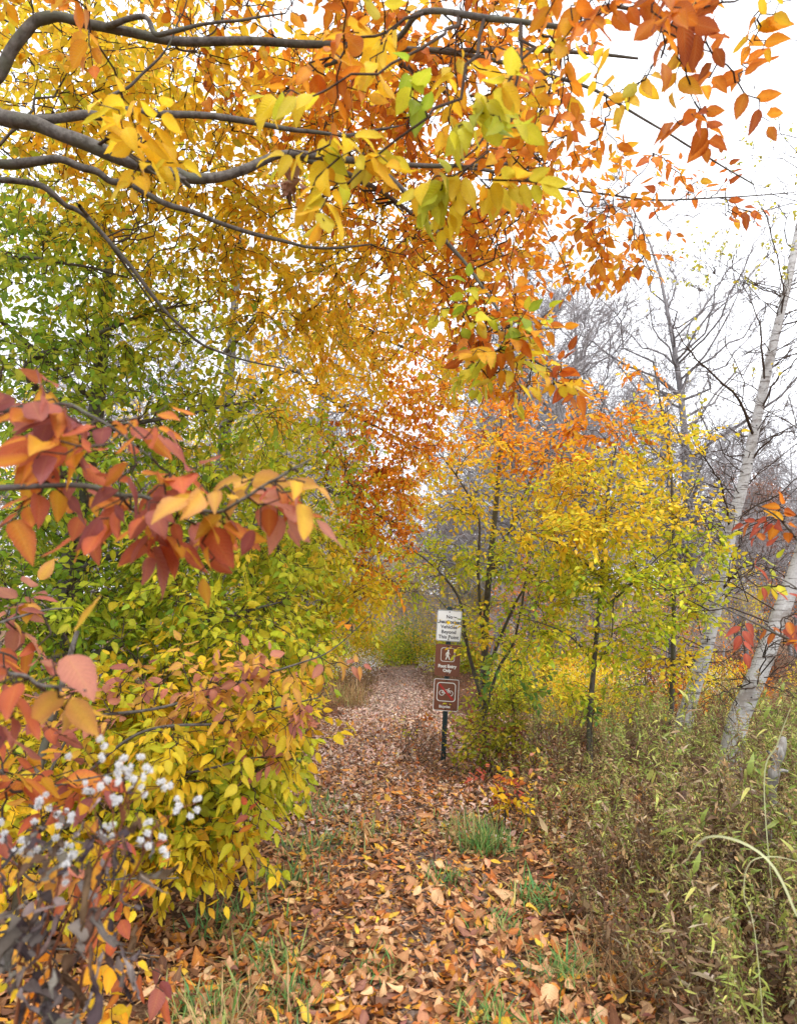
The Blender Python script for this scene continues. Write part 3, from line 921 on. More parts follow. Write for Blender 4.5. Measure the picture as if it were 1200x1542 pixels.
blobs = [
    B(480, 165, 1.75, 45, 60, .12, 4, 'yellow', .10, 8, .8), B(505, 250, 1.8, 40, 35, .10, 4, 'gold', .10, 8, .9), B(690, 185, 1.75, 50, 50, .12, 5, 'ygreen', .10, 8, .9), B(720, 265, 1.8, 50, 50, .12, 5, 'yellow', .10, 8, .9),
    B(180, 190, 1.8, 28, 55, .10, 4, 'gold', .095, 8, .9), B(210, 240, 1.9, 28, 30, .1, 2, 'yellow', .095, 8, .9),
    B(960, 60, 1.8, 90, 45, .2, 7, 'rust', .088, 8, .6), B(860, 30, 1.9, 110, 35, .2, 5, 'orange', .088, 8, .5), B(1060, 45, 2.0, 80, 30, .15, 5, 'rust', .085, 7, .4), B(1150, 25, 2.0, 50, 20, .1, 3, 'orange', .085, 6, .4), B(1040, 160, 2.1, 70, 25, .15, 3, 'rust', .09, 7, .5), B(1100, 140, 2.2, 45, 25, .15, 2, 'rust', .09, 6, .4), B(900, 115, 2.2, 60, 25, .15, 4, 'gold', .09, 7, .7),
    B(500, 60, 2.0, 60, 45, .2, 6, 'orange', .095, 8, .8), B(640, 25, 2.1, 120, 25, .3, 7, 'gold', .095, 8, .5), B(110, 25, 2.1, 60, 35, .2, 3, 'orange', .095, 8, .8),
    B(770, 190, 2.4, 70, 110, .3, 9, 'orange', .085, 8, .6), B(800, 130, 2.7, 70, 80, .3, 7, 'gold', .085, 8, .6),
    B(880, 235, 3.5, 50, 60, .3, 7, 'orange', .088, 8, .4), B(900, 340, 3.9, 55, 50, .35, 13, 'orange', .085, 8, .4), B(960, 250, 3.8, 40, 35, .3, 5, 'rust', .085, 7, .4), B(960, 395, 3.9, 45, 22, .2, 5, 'orange', .085, 7, .4), B(1040, 300, 4.0, 90, 22, .2, 6, 'rust', .085, 6, .4), B(1120, 310, 4.0, 40, 20, .2, 2, 'rust', .085, 5, .4),
    B(720, 480, 2.7, 70, 45, .3, 9, 'orange', .088, 9, .6), B(720, 530, 2.6, 50, 35, .2, 6, 'ygreen', .092, 8, .8), B(800, 575, 2.7, 60, 18, .2, 6, 'yellow', .09, 8, .7), B(740, 500, 2.7, 60, 40, .2, 5, 'ygreen', .088, 8, .7), B(850, 580, 2.8, 35, 18, .15, 3, 'rust', .088, 8, .5),
    B(150, 70, 3.4, 230, 95, 1.0, 60, 'gold', .078), B(430, 60, 3.4, 160, 85, .9, 45, 'orange', .080), B(640, 110, 3.5, 150, 100, 1.0, 50, 'orange', .080), B(760, 60, 3.4, 120, 70, .8, 30, 'orange', .080), B(60, 30, 4.6, 160, 90, .8, 40, 'yellow', .078),
    B(330, 150, 3.9, 220, 110, 1.0, 60, 'gold', .078), B(600, 240, 4.0, 150, 110, 1.0, 52, 'orange', .080), B(110, 210, 4.2, 180, 100, 1.0, 50, 'yellow', .076), B(300, 300, 4.4, 220, 100, 1.1, 70, 'gold', .076),
    B(450, 380, 4.7, 150, 100, 1.1, 66, 'gold', .078), B(260, 400, 4.7, 170, 90, 1.0, 66, 'yellow', .074), B(590, 330, 4.8, 110, 90, 1.0, 42, 'gold', .078), B(760, 330, 3.9, 70, 110, .6, 24, 'orange', .080), B(700, 420, 4.2, 70, 80, .6, 18, 'orange', .080),
    B(80, 300, 5.2, 160, 90, .8, 44, 'yellow', .078), B(60, 130, 5.0, 150, 90, .8, 40, 'gold', .078), B(250, 60, 5.0, 160, 80, .8, 36, 'gold', .078), B(520, 150, 5.2, 150, 90, .8, 36, 'gold', .078),
    B(700, 300, 5.2, 110, 90, .8, 36, 'orange', .08), B(660, 430, 5.8, 90, 80, .8, 34, 'gold', .08), B(760, 430, 5.8, 70, 90, .7, 26, 'orange', .08), B(800, 270, 5.2, 60, 80, .6, 18, 'orange', .08), B(780, 550, 6.2, 70, 50, .6, 20, 'orange', .08), B(700, 570, 6.4, 70, 50, .7, 22, 'gold', .08), B(860, 380, 5.6, 40, 50, .5, 9, 'orange', .08),
    B(540, 470, 5.4, 130, 80, 1.0, 60, 'gold', .080), B(400, 230, 5.2, 240, 110, .8, 50, 'yellow', .078),
]
leafy_tree('beech_tree', 'large grey beech with orange and gold leaves, its limbs arching over the trail', 'tree', tb, trunk, limbs, blobs, n1=85, n2=520, dens=1.5, twig_r=.0028)

# green and yellow beech that makes the wall of leaves beside the trail
tb = g(-2.35, 4.9)
trunk = (np.array([tb - (0, 0, .2), tb + (.05, 0, .9), tb + (-.05, .1, 2.0), tb + (.05, .1, 3.2), tb + (.1, .0, 4.6)]), .12, .03)
limbs = [
    (np.vstack([tb + (.02, 0, .5), P(60, 1160, 4.6), P(180, 1120, 4.3), P(300, 1105, 4.0), P(420, 1100, 3.8)]), .03, .004),
    (np.vstack([tb + (.02, 0, .9), P(100, 1010, 4.5), P(220, 960, 4.3), P(330, 930, 4.3), P(430, 905, 4.4)]), .03, .004),
    (np.vstack([tb + (-.02, .05, 1.6), P(120, 860, 4.6), P(240, 820, 4.5), P(350, 800, 4.6), P(450, 770, 4.8)]), .028, .004),
    (np.vstack([tb + (0, .1, 2.3), P(80, 690, 4.7), P(200, 640, 4.6), P(300, 620, 4.7), P(400, 600, 4.9)]), .026, .004),
    (np.vstack([tb + (.03, .1, 2.9), P(40, 560, 4.7), P(130, 510, 4.6), P(230, 470, 4.7), P(330, 450, 4.9)]), .024, .004),
    (np.vstack([tb + (.04, .1, 3.2), P(-60, 420, 4.6), P(30, 390, 4.5), P(120, 400, 4.5), P(200, 420, 4.6)]), .02, .004),
    (np.vstack([tb + (.02, 0, .4), P(100, 1260, 4.2), P(200, 1230, 3.7), P(320, 1215, 3.5)]), .022, .004),
]
blobs = [
    B(60, 360, 4.7, 120, 80, .8, 52, 'green', .072), B(130, 410, 5.3, 170, 90, .6, 60, 'green', .075), B(270, 440, 5.5, 120, 80, .6, 40, 'ygreen', .075), B(60, 300, 5.4, 120, 50, .6, 30, 'ygreen', .075), B(90, 480, 4.6, 140, 90, .9, 90, 'green', .072), B(260, 520, 4.8, 130, 90, .9, 65, 'ygreen', .072), B(120, 610, 4.6, 170, 80, .9, 90, 'green', .075), B(330, 640, 5.0, 130, 80, .9, 75, 'ygreen', .075),
    B(130, 740, 4.6, 200, 90, .9, 110, 'green', .08), B(350, 770, 4.9, 130, 80, .8, 85, 'ygreen', .08), B(100, 860, 4.5, 180, 80, .8, 115, 'green', .08), B(300, 880, 4.5, 150, 80, .8, 120, 'ygreen', .08), B(430, 860, 5.0, 80, 80, .7, 45, 'ygreen', .08),
    B(150, 960, 4.3, 200, 70, .7, 125, 'green', .08), B(340, 980, 4.2, 130, 70, .7, 95, 'ygreen', .082), B(100, 1060, 4.0, 180, 60, .6, 85, 'yellow', .085), B(280, 1060, 3.9, 150, 60, .6, 100, 'yellow', .085), B(400, 1080, 3.9, 80, 45, .5, 50, 'yellow', .085),
    B(270, 1130, 3.8, 160, 45, .5, 75, 'ygreen', .085), B(360, 1170, 3.6, 90, 45, .4, 55, 'ygreen', .085), B(200, 1200, 3.5, 160, 50, .4, 75, 'ygreen', .085), B(290, 1250, 3.4, 100, 40, .3, 45, 'yellow', .085), B(110, 1290, 3.2, 160, 50, .35, 60, 'yellow', .082),
    B(60, 1180, 3.4, 120, 60, .4, 55, 'yellow', .085), B(0, 950, 5.4, 240, 200, .6, 120, 'deep', .085), B(230, 860, 5.7, 200, 200, .4, 110, 'deep', .085), B(150, 1120, 4.9, 200, 130, .4, 90, 'deep', .085), B(100, 620, 5.6, 220, 130, .4, 80, 'deep', .08),
]
leafy_tree('beech_tree', 'dense green and yellow beech forming a wall of leaves beside the trail', 'tree', tb, trunk, limbs, blobs, n1=60, n2=420, dens=1.15)

# young beech close to the camera: coppery red sprays
tb = g(-1.45, 1.35)
trunk = (np.array([tb - (0, 0, .2), tb + (.03, .02, .6), tb + (.0, .05, 1.3), tb + (.08, .05, 2.1)]), .03, .012)
limbs = [
    (np.vstack([tb + (.02, .04, 1.1), P(-90, 760, 1.35), P(0, 735, 1.3), P(100, 733, 1.3), P(200, 745, 1.3), P(250, 762, 1.28), P(320, 770, 1.26), P(370, 750, 1.25), P(420, 720, 1.25), P(470, 690, 1.25)]), 0.0066, .0016),
    (np.vstack([tb + (.02, .04, 1.3), P(-80, 640, 1.35), P(0, 620, 1.3), P(90, 610, 1.3), P(160, 640, 1.28), P(230, 690, 1.28)]), 0.0055, .0016),
    (np.vstack([tb + (.02, .03, .8), P(-60, 1010, 1.25), P(0, 1010, 1.15), P(60, 1030, 1.1), P(130, 1040, 1.08)]), 0.0050, .0016),
    (np.vstack([tb + (.02, .03, .7), P(-70, 960, 1.5), P(0, 940, 1.7), P(60, 920, 1.8), P(110, 915, 1.85)]), 0.0050, .0016),
    (np.vstack([tb + (.02, .03, .5), P(-60, 1200, 1.5), P(20, 1190, 1.6), P(100, 1180, 1.7), P(170, 1165, 1.75)]), 0.0050, .0016),
    (np.vstack([tb + (.02, .02, .3), P(-60, 1330, 1.7), P(60, 1330, 1.9), P(160, 1325, 2.0), P(270, 1322, 2.0)]), 0.0044, .0016),
    (np.vstack([tb + (.02, .02, .25), P(-60, 1440, 1.8), P(80, 1430, 2.0), P(180, 1435, 2.1), P(240, 1440, 2.1)]), 0.0044, .0016),
]
blobs = [
    B(60, 625, 1.3, 75, 45, .08, 6, 'pinkred', .085, 7, .7), B(150, 690, 1.3, 80, 45, .08, 7, 'pinkred', .085, 7, .7), B(60, 720, 1.32, 75, 40, .08, 5, 'pinkred', .085, 7, .7), B(190, 760, 1.3, 70, 25, .07, 4, 'pinkred', .085, 7, .8), B(280, 760, 1.28, 60, 25, .07, 4, 'pinkred', .085, 6, .8), B(345, 745, 1.27, 45, 30, .06, 4, 'mauve', .085, 6, .7), B(270, 715, 1.28, 50, 25, .07, 3, 'pinkred', .085, 6, .7), B(400, 730, 1.26, 30, 20, .06, 2, 'mauve', .08, 5, .5), B(430, 720, 1.25, 35, 20, .05, 2, 'red', .075, 4, .4), B(20, 560, 1.3, 40, 30, .06, 2, 'pinkred', .085, 6, .6),
    B(20, 1030, 1.12, 60, 25, .06, 3, 'pinkred', .088, 6, .7), B(90, 1040, 1.1, 50, 15, .05, 2, 'mauve', .085, 5, .4), B(40, 940, 1.8, 60, 35, .1, 4, 'mauve', .08, 7, .6), B(30, 970, 1.6, 40, 30, .1, 3, 'pinkred', .08, 7, .6),
    B(40, 1130, 1.7, 80, 50, .12, 6, 'pinkred', .085, 7, .6), B(100, 1190, 1.7, 80, 50, .12, 6, 'pinkred', .085, 7, .6), B(20, 1230, 1.6, 60, 50, .1, 4, 'pinkred', .085, 7, .6), B(200, 1270, 2.0, 70, 30, .1, 4, 'pinkred', .08, 7, .6), B(200, 1335, 2.0, 70, 20, .08, 4, 'pinkred', .08, 6, .6), B(110, 1360, 1.9, 70, 40, .1, 4, 'mauve', .08, 7, .6), B(120, 1440, 2.0, 80, 35, .1, 5, 'gold', .08, 7, .7), B(225, 1450, 2.1, 20, 12, .05, 2, 'pinkred', .085, 3, .8), B(110, 1510, 2.0, 70, 30, .1, 4, 'orange', .08, 7, .8),
]
leafy_tree('beech_sapling', 'young beech with large coppery red and orange leaves beside the withered plant', 'tree', tb, trunk, limbs, blobs, n1=14, n2=20, Lj=.2)

# another low beech: mauve-pink and yellow sprays reaching out over the trail edge
tb = g(-1.75, 3.35)
trunk = (np.array([tb - (0, 0, .2), tb + (.05, 0, .5), tb + (.1, -.02, 1.0), tb + (.2, 0, 1.5)]), .03, .01)
limbs = [
    (np.vstack([tb + (.06, 0, .7), P(120, 1090, 3.2), P(220, 1070, 3.05), P(330, 1040, 3.0), P(430, 1005, 2.95), P(490, 985, 2.9), P(560, 925, 2.9)]), .008, .0016),
    (np.vstack([tb + (.05, 0, .6), P(200, 1110, 3.1), P(320, 1090, 3.0), P(420, 1065, 2.95), P(500, 1045, 2.9)]), .008, .0016),
    (np.vstack([tb + (.05, 0, .45), P(180, 1180, 3.1), P(300, 1160, 3.0), P(400, 1140, 3.0), P(470, 1150, 3.0)]), .007, .0016),
]
blobs = [
    B(240, 1050, 3.1, 90, 35, .15, 12, 'mauve', .082, 8, .5), B(360, 1030, 3.0, 80, 30, .15, 12, 'mauve', .082, 8, .5), B(440, 1040, 2.95, 50, 40, .12, 9, 'mauve', .08, 8, .6), B(480, 1000, 2.95, 30, 25, .1, 4, 'mauve', .08, 7, .6), B(150, 1080, 3.1, 90, 35, .15, 10, 'mauve', .082, 8, .5),
    B(330, 1100, 3.0, 100, 35, .15, 16, 'yellow', .082, 8, .6), B(420, 1120, 3.0, 50, 35, .12, 8, 'mauve', .08, 8, .6), B(440, 1160, 3.0, 35, 25, .1, 5, 'yellow', .08, 7, .7), B(260, 1150, 3.0, 90, 30, .12, 10, 'yellow', .08, 8, .6), B(390, 1240, 3.0, 20, 10, .05, 1, 'pinkred', .08, 4, .5), B(525, 945, 2.9, 15, 8, .04, 1, 'orange', .07, 3, .3),
]
leafy_tree('beech_sapling', 'low beech sapling with pale mauve and yellow sprays reaching over the trail edge', 'tree', tb, trunk, limbs, blobs, n1=16, n2=40)

# taller beech farther along the same side: orange crown, yellow-green skirts
tb = g(-2.2, 8.2)
trunk = (np.array([tb - (0, 0, .2), tb + (.05, 0, 1.5), tb + (-.02, .1, 3.0), tb + (.05, .1, 5.0), tb + (.1, .1, 7.0)]), .13, .04)
limbs = [
    (np.vstack([tb + (0, 0, 4.0), P(430, 560, 7.8), P(480, 590, 7.6), P(560, 640, 7.6), P(640, 680, 7.8)]), .035, .005),
    (np.vstack([tb + (0, 0, 5.0), P(420, 450, 7.8), P(500, 470, 7.6), P(600, 520, 7.6), P(690, 560, 7.8)]), .035, .005),
    (np.vstack([tb + (0, 0, 2.6), P(440, 740, 7.8), P(500, 740, 7.6), P(560, 770, 7.6), P(620, 800, 7.8)]), .03, .005),
    (np.vstack([tb + (0, 0, 1.5), P(420, 880, 7.8), P(480, 860, 7.5), P(540, 850, 7.6), P(600, 880, 7.8)]), .025, .004),
]
blobs = [
    B(470, 500, 7.0, 110, 80, 1.0, 70, 'gold', .085), B(580, 470, 7.0, 110, 70, 1.0, 60, 'orange', .085), B(560, 570, 7.2, 110, 70, 1.0, 80, 'gold', .085), B(640, 560, 7.4, 70, 60, 1.0, 35, 'orange', .085), B(450, 600, 6.8, 90, 70, 1.0, 60, 'gold', .085),
    B(560, 680, 7.4, 80, 70, 1.0, 75, 'orange', .085), B(630, 650, 7.6, 60, 50, .8, 30, 'orange', .085), B(570, 770, 7.6, 60, 60, .9, 70, 'orange', .085), B(470, 700, 6.8, 90, 80, .9, 75, 'ygreen', .085), B(450, 790, 6.6, 100, 70, .8, 90, 'ygreen', .085),
    B(510, 850, 7.0, 90, 60, .9, 70, 'yellow', .085), B(440, 890, 6.6, 90, 70, .8, 90, 'ygreen', .085), B(570, 850, 7.8, 50, 40, .9, 30, 'orange', .085), B(440, 970, 6.2, 70, 50, .6, 50, 'ygreen', .085), B(520, 920, 7.4, 60, 40, .7, 40, 'yellow', .085), B(400, 1020, 5.8, 60, 40, .5, 30, 'ygreen', .085),
    B(330, 800, 7.6, 120, 200, .5, 110, 'green', .085), B(640, 600, 7.8, 60, 50, .7, 24, 'orange', .085), B(600, 730, 7.8, 50, 50, .7, 24, 'gold', .085), B(560, 900, 8.6, 50, 30, .6, 22, 'yellow', .085),
]
leafy_tree('beech_tree', 'tall beech with rusty orange crown and yellow green lower branches', 'tree', tb, trunk, limbs, blobs, n1=45, n2=260, lod=2, dens=1.2)

# ---------------------------------------------------------------- young beeches behind the sign
tb = g(*P(728, 1125, 8.8)[:2])
trunk = (np.array([tb - (0, 0, .2), tb + (.02, 0, .8), P(733, 900, 8.8), P(745, 780, 8.8), P(752, 690, 8.8), P(755, 620, 8.8)]), .055, .008)
limbs = [
    (np.vstack([tb + (.02, 0, .5), P(705, 980, 8.8), P(690, 900, 8.8), P(650, 850, 8.7), P(600, 815, 8.6)]), .025, .004),
    (np.vstack([tb + (.03, 0, 1.0), P(720, 860, 8.7), P(720, 780, 8.6), P(690, 720, 8.5), P(650, 670, 8.4)]), .022, .004),
    (np.vstack([tb + (.03, 0, .9), P(770, 920, 8.7), P(810, 860, 8.6), P(850, 820, 8.5), P(890, 790, 8.4)]), .022, .004),
    (np.vstack([P(737, 870, 8.8), P(770, 790, 8.7), P(800, 720, 8.6), P(830, 660, 8.6)]), .018, .004),
    (np.vstack([tb + (-.01, 0, .3), P(745, 1020, 8.8), P(775, 960, 8.8), P(790, 880, 8.8), P(800, 790, 8.8)]), .025, .005),
    (np.vstack([tb + (.0, 0, .6), P(712, 1000, 8.8), P(690, 940, 8.7), P(650, 890, 8.6)]), .016, .003),
]
blobs = [
    B(750, 640, 8.8, 80, 40, .8, 50, 'orange', .088, 9, .22), B(700, 690, 8.6, 80, 44, .9, 45, 'gold', .088, 9, .22), B(820, 690, 8.6, 80, 48, .9, 60, 'orange', .088, 9, .22), B(660, 760, 8.8, 70, 40, .7, 42, 'yellow', .088, 9, .22), B(760, 760, 8.7, 90, 48, .9, 48, 'yellow', .088, 9, .22), B(850, 770, 8.4, 70, 40, .8, 50, 'gold', .088, 9, .22),
    B(640, 840, 8.9, 70, 36, .6, 45, 'ygreen', .088, 9, .22), B(750, 850, 8.6, 80, 40, .8, 42, 'ygreen', .088, 9, .22), B(830, 860, 8.4, 90, 40, .8, 50, 'ygreen', .088, 9, .22), B(780, 940, 8.4, 90, 40, .7, 48, 'ygreen', .088, 9, .22), B(720, 960, 7.9, 30, 30, .25, 10, 'yellow', .09, 8), B(715, 925, 7.85, 22, 14, .12, 5, 'yellow', .09, 7), B(600, 890, 8.9, 40, 20, .3, 12, 'ygreen', .085, 9, .22),
    B(630, 700, 8.6, 50, 32, .7, 16, 'orange', .085, 9, .22),
]
leafy_tree('beech_sapling', 'young many-stemmed beech standing behind the trail signs, orange at its top', 'tree', tb, trunk, limbs, blobs, n1=44, n2=220, bark=M_beech, dens=1.2, lod=2)

tb = g(*P(886, 1125, 7.4)[:2])
trunk = (np.array([tb - (0, 0, .2), tb + (.02, 0, .5), P(893, 1020, 7.4), P(902, 920, 7.4), P(908, 830, 7.4), P(915, 740, 7.4), P(930, 660, 7.4)]), .034, .006)
limbs = [
    (np.vstack([P(896, 1000, 7.4), P(860, 960, 7.2), P(820, 940, 7.1), P(780, 930, 7.0)]), .012, .003),
    (np.vstack([P(903, 920, 7.4), P(950, 880, 7.2), P(990, 840, 7.0), P(1020, 820, 6.9)]), .012, .003),
    (np.vstack([P(905, 870, 7.4), P(860, 830, 7.2), P(820, 800, 7.0), P(790, 800, 6.8)]), .012, .003),
    (np.vstack([P(893, 1010, 7.4), P(920, 960, 7.2), P(925, 900, 7.0), P(960, 870, 6.9)]), .010, .003),
]
blobs = [
    B(900, 640, 7.4, 60, 36, .6, 32, 'orange', .088, 9, .22), B(890, 720, 7.3, 80, 40, .7, 55, 'yellow', .088, 9, .22), B(850, 810, 7.0, 80, 32, .6, 55, 'yellow', .09, 9, .22), B(940, 790, 7.1, 80, 36, .6, 55, 'yellow', .09, 9, .22), B(870, 880, 7.1, 90, 36, .6, 55, 'ygreen', .09, 9, .22), B(960, 870, 7.0, 70, 36, .6, 45, 'ygreen', .09, 9, .22), B(850, 960, 7.1, 70, 32, .5, 28, 'ygreen', .088, 9, .22), B(940, 960, 7.2, 60, 32, .5, 28, 'ygreen', .088, 9, .22), B(880, 1040, 7.2, 50, 24, .4, 12, 'ygreen', .085, 9, .22),
]
leafy_tree('beech_sapling', 'slim beech sapling with flat yellow sprays between the signs and the white birch', 'tree', tb, trunk, limbs, blobs, n1=30, n2=140, bark=M_beech, dens=1.2, lod=2)

tb = g(*P(1012, 1110, 7.9)[:2])
trunk = (np.array([tb - (0, 0, .2), tb + (.0, 0, .4), P(1013, 1000, 7.9), P(1014, 900, 7.9), P(1012, 800, 7.9), P(1008, 700, 7.9), P(995, 620, 7.9), P(985, 550, 7.9)]), .032, .004)
limbs = [
    (np.vstack([P(1013, 950, 7.9), P(1050, 920, 7.7), P(1070, 890, 7.6)]), .010, .003),
    (np.vstack([P(1013, 880, 7.9), P(980, 830, 7.8), P(960, 790, 7.7)]), .010, .003),
    (np.vstack([P(1011, 790, 7.9), P(1040, 740, 7.8), P(1060, 690, 7.7)]), .009, .003),
    (np.vstack([P(1008, 700, 7.9), P(970, 660, 7.8), P(950, 610, 7.7)]), .008, .003),
]
blobs = [
    B(975, 560, 7.8, 25, 28, .3, 9, 'orange', .088, 8), B(985, 620, 7.8, 50, 35, .4, 18, 'gold', .085, 8), B(1050, 650, 7.7, 35, 25, .3, 9, 'yellow', .085, 8), B(980, 690, 7.8, 70, 32, .5, 34, 'yellow', .085, 9, .22), B(1010, 760, 7.8, 70, 32, .5, 40, 'yellow', .085, 9, .22), B(1040, 830, 7.7, 60, 36, .5, 38, 'ygreen', .085, 9, .22), B(1000, 920, 7.7, 60, 36, .5, 34, 'ygreen', .085, 9, .22), B(1020, 1000, 7.7, 60, 28, .4, 22, 'yellow', .085, 9, .22), B(1060, 900, 7.6, 40, 24, .4, 14, 'ygreen', .085, 9, .22), B(960, 1030, 7.6, 60, 24, .4, 14, 'ygreen', .08, 9, .22),
]
leafy_tree('beech_sapling', 'tall thin beech sapling with an orange tip growing in front of the white birch', 'tree', tb, trunk, limbs, blobs, n1=26, n2=120, bark=M_beech, dens=1.2, lod=2)

# red-leaved beech branch that leans in beside the leaning birch trunk
tb = g(2.05, 2.45)
trunk = (np.array([tb - (0, 0, .2), tb + (.03, 0, .6), tb + (-.02, .02, 1.3), tb + (.05, .05, 2.3)]), .022, .008)
limbs = [
    (np.vstack([tb + (0, .02, 1.0), P(1260, 1010, 2.6), P(1180, 960, 2.6), P(1120, 930, 2.6), P(1070, 905, 2.6)]), .007, .002),
    (np.vstack([tb + (0, .02, 1.2), P(1270, 900, 2.6), P(1215, 830, 2.7), P(1170, 780, 2.7), P(1140, 760, 2.7)]), .007, .002),
    (np.vstack([tb + (0, .02, 1.1), P(1260, 950, 2.6), P(1190, 880, 2.65), P(1130, 860, 2.65)]), .006, .002),
]
blobs = [B(1165, 780, 2.7, 30, 25, .1, 2, 'red', .08, 7, .5), B(1185, 810, 2.7, 25, 15, .1, 2, 'rust', .08, 7, .5), B(1120, 880, 2.65, 30, 25, .1, 2, 'red', .08, 5, .6), B(1150, 945, 2.6, 45, 25, .1, 2, 'red', .085, 6, .7), B(1185, 925, 2.6, 25, 25, .1, 2, 'pinkred', .085, 6, .6), B(1190, 985, 2.6, 20, 20, .1, 2, 'orange', .08, 6, .6), B(1180, 900, 2.8, 30, 20, .1, 2, 'ygreen', .08, 7, .5)]
leafy_tree('beech_sapling', 'thin beech sapling with red hanging leaves beside the leaning birch trunk', 'tree', tb, trunk, limbs, blobs, n1=5, n2=8)

# ================================================================ birches
def birch(label, pts, r0, r1, twigs, scars, leaf_blobs=(), branches=()):
    base = pts[0].copy(); base[2] = float(gz(base[0], base[1]))
    root = empty('birch_tree', base, label, 'tree', 'white birches')
    p = spline(pts, 60); n = len(p)
    t = np.linspace(0, 1, n)
    r = (r0 + (r1 - r0) * t ** .9) * (1 + .03 * np.sin(t * 23) + .02 * rng.normal(size=n))
    r[:6] *= np.linspace(1.35, 1.0, 6)
    link('trunk', tube_mesh('trunk', [(p, r)], 18, base), M_birch, root)
    for s in scars:
        k = int(s[0] * (n - 1))
        c = p[k] + np.array((s[1] * r[k] * .55, -r[k] * .82, 0))
        a = np.arange(10) / 10 * 2 * np.pi
        vv = [c + np.array((math.cos(x) * r[k] * .42 * (1 + .2 * rng.normal()), -.006 + .02 * abs(math.cos(x)), math.sin(x) * r[k] * .20 - .35 * r[k] * abs(math.cos(x)))) for x in a]
        vv.append(c + np.array((0, -.022, .0)))
        T = [(i, (i + 1) % 10, 10) for i in range(10)]
        link('branch_scar', mesh_np('branch scar', np.array(vv) - base, tris=T), M_scar, root)
    polys = []
    for bp_, b0, b1 in branches:
        q_ = spline(bp_, 14)
        q_[1:-1] += rng.normal(size=(12, 3)) * .01
        link('branch', tube_mesh('branch', [(q_, np.linspace(b0, b1, 14))], 6, base), M_twig, root)
        for _ in range(11):
            k = rng.integers(3, 14)
            d = nrm(q_[k] - q_[k - 1] + .8 * rng.normal(size=3) * np.linalg.norm(q_[k] - q_[k - 1]) * 1.5) * rng.uniform(.2, .7)
            e = curve_to(q_[k], nrm(q_[k] - q_[k - 1]), q_[k] + d, 7, .05)
            polys.append((e, np.linspace(b1 * 1.1, .002, 7)))
            for __ in range(3):
                kk = rng.integers(2, 6)
                d2 = nrm(d + rng.normal(size=3) * .35) * rng.uniform(.1, .35)
                polys.append((curve_to(e[kk], nrm(d), e[kk] + d2, 7, .05), np.linspace(.0018, .001, 7)))
    for _ in range(twigs):
        k = rng.integers(6, n - 1)
        a = rng.random() * 6.28
        d = np.array((math.cos(a), math.sin(a) * .8, rng.uniform(-.1, .9)))
        ln = rng.uniform(.4, 2.0)
        e = curve_to(p[k], nrm(d + (0, 0, .3)), p[k] + nrm(d) * ln, 7, .05)
        polys.append((e, np.linspace(.008, .0025, 7)))
        for __ in range(4):
            kk = rng.integers(2, 6)
            d2 = nrm(d + rng.normal(size=3) * .6) * rng.uniform(.15, .5)
            polys.append((curve_to(e[kk], nrm(d), e[kk] + d2, 7, .05), np.linspace(.0035, .0015, 7)))
    ends = []
    if polys:
        link('twig_mass', tube_mesh('twig mass', polys, 4, base), M_twig, root, kind='stuff')
    nd_ = np.concatenate([p[8:]] + [q_[0] for q_ in polys])
    LV, tw = [], []
    for b in leaf_blobs:
        for x in b['c'] + ball(max(2, b['n'] // 5)) * b['r']:
            k = int(np.argmin(np.linalg.norm(nd_ - x - np.array((0, 0, -.25)), axis=1)))
            c = curve_to(nd_[k], nrm(x - nd_[k] + np.array((0, 0, .3))), x, 9, .04)
            tw.append((c, np.linspace(.005, .0018, 9)))
            m = 5
            at = c[rng.integers(4, 9, m)] + rng.normal(size=(m, 3)) * .012
            s, d, nn = frames(rng.normal(size=(m, 3)) + (0, 0, -.6), rng.normal(size=(m, 3)))
            ca, cb, ei = pick_colours(b['pal'], m)
            LV.append(dict(p=at, s=s, d=d, n=nn, L=b['L'] * np.exp(rng.normal(0, .15, m)), W=rng.uniform(.65, .8, m), fold=rng.uniform(0, .4, m), bend=rng.normal(.2, .3, m), wave=np.zeros(m), ph=np.zeros(m), ca=ca, cb=cb, ei=ei))
    if LV:
        link('leafy_twig_mass', tube_mesh('leafy twig mass', tw, 4, base), M_twig, root, kind='stuff')
        link('crown', leaf_cloud('crown', cat_leaves(LV), 1, base), M_leaf, root, kind='stuff')
    return root

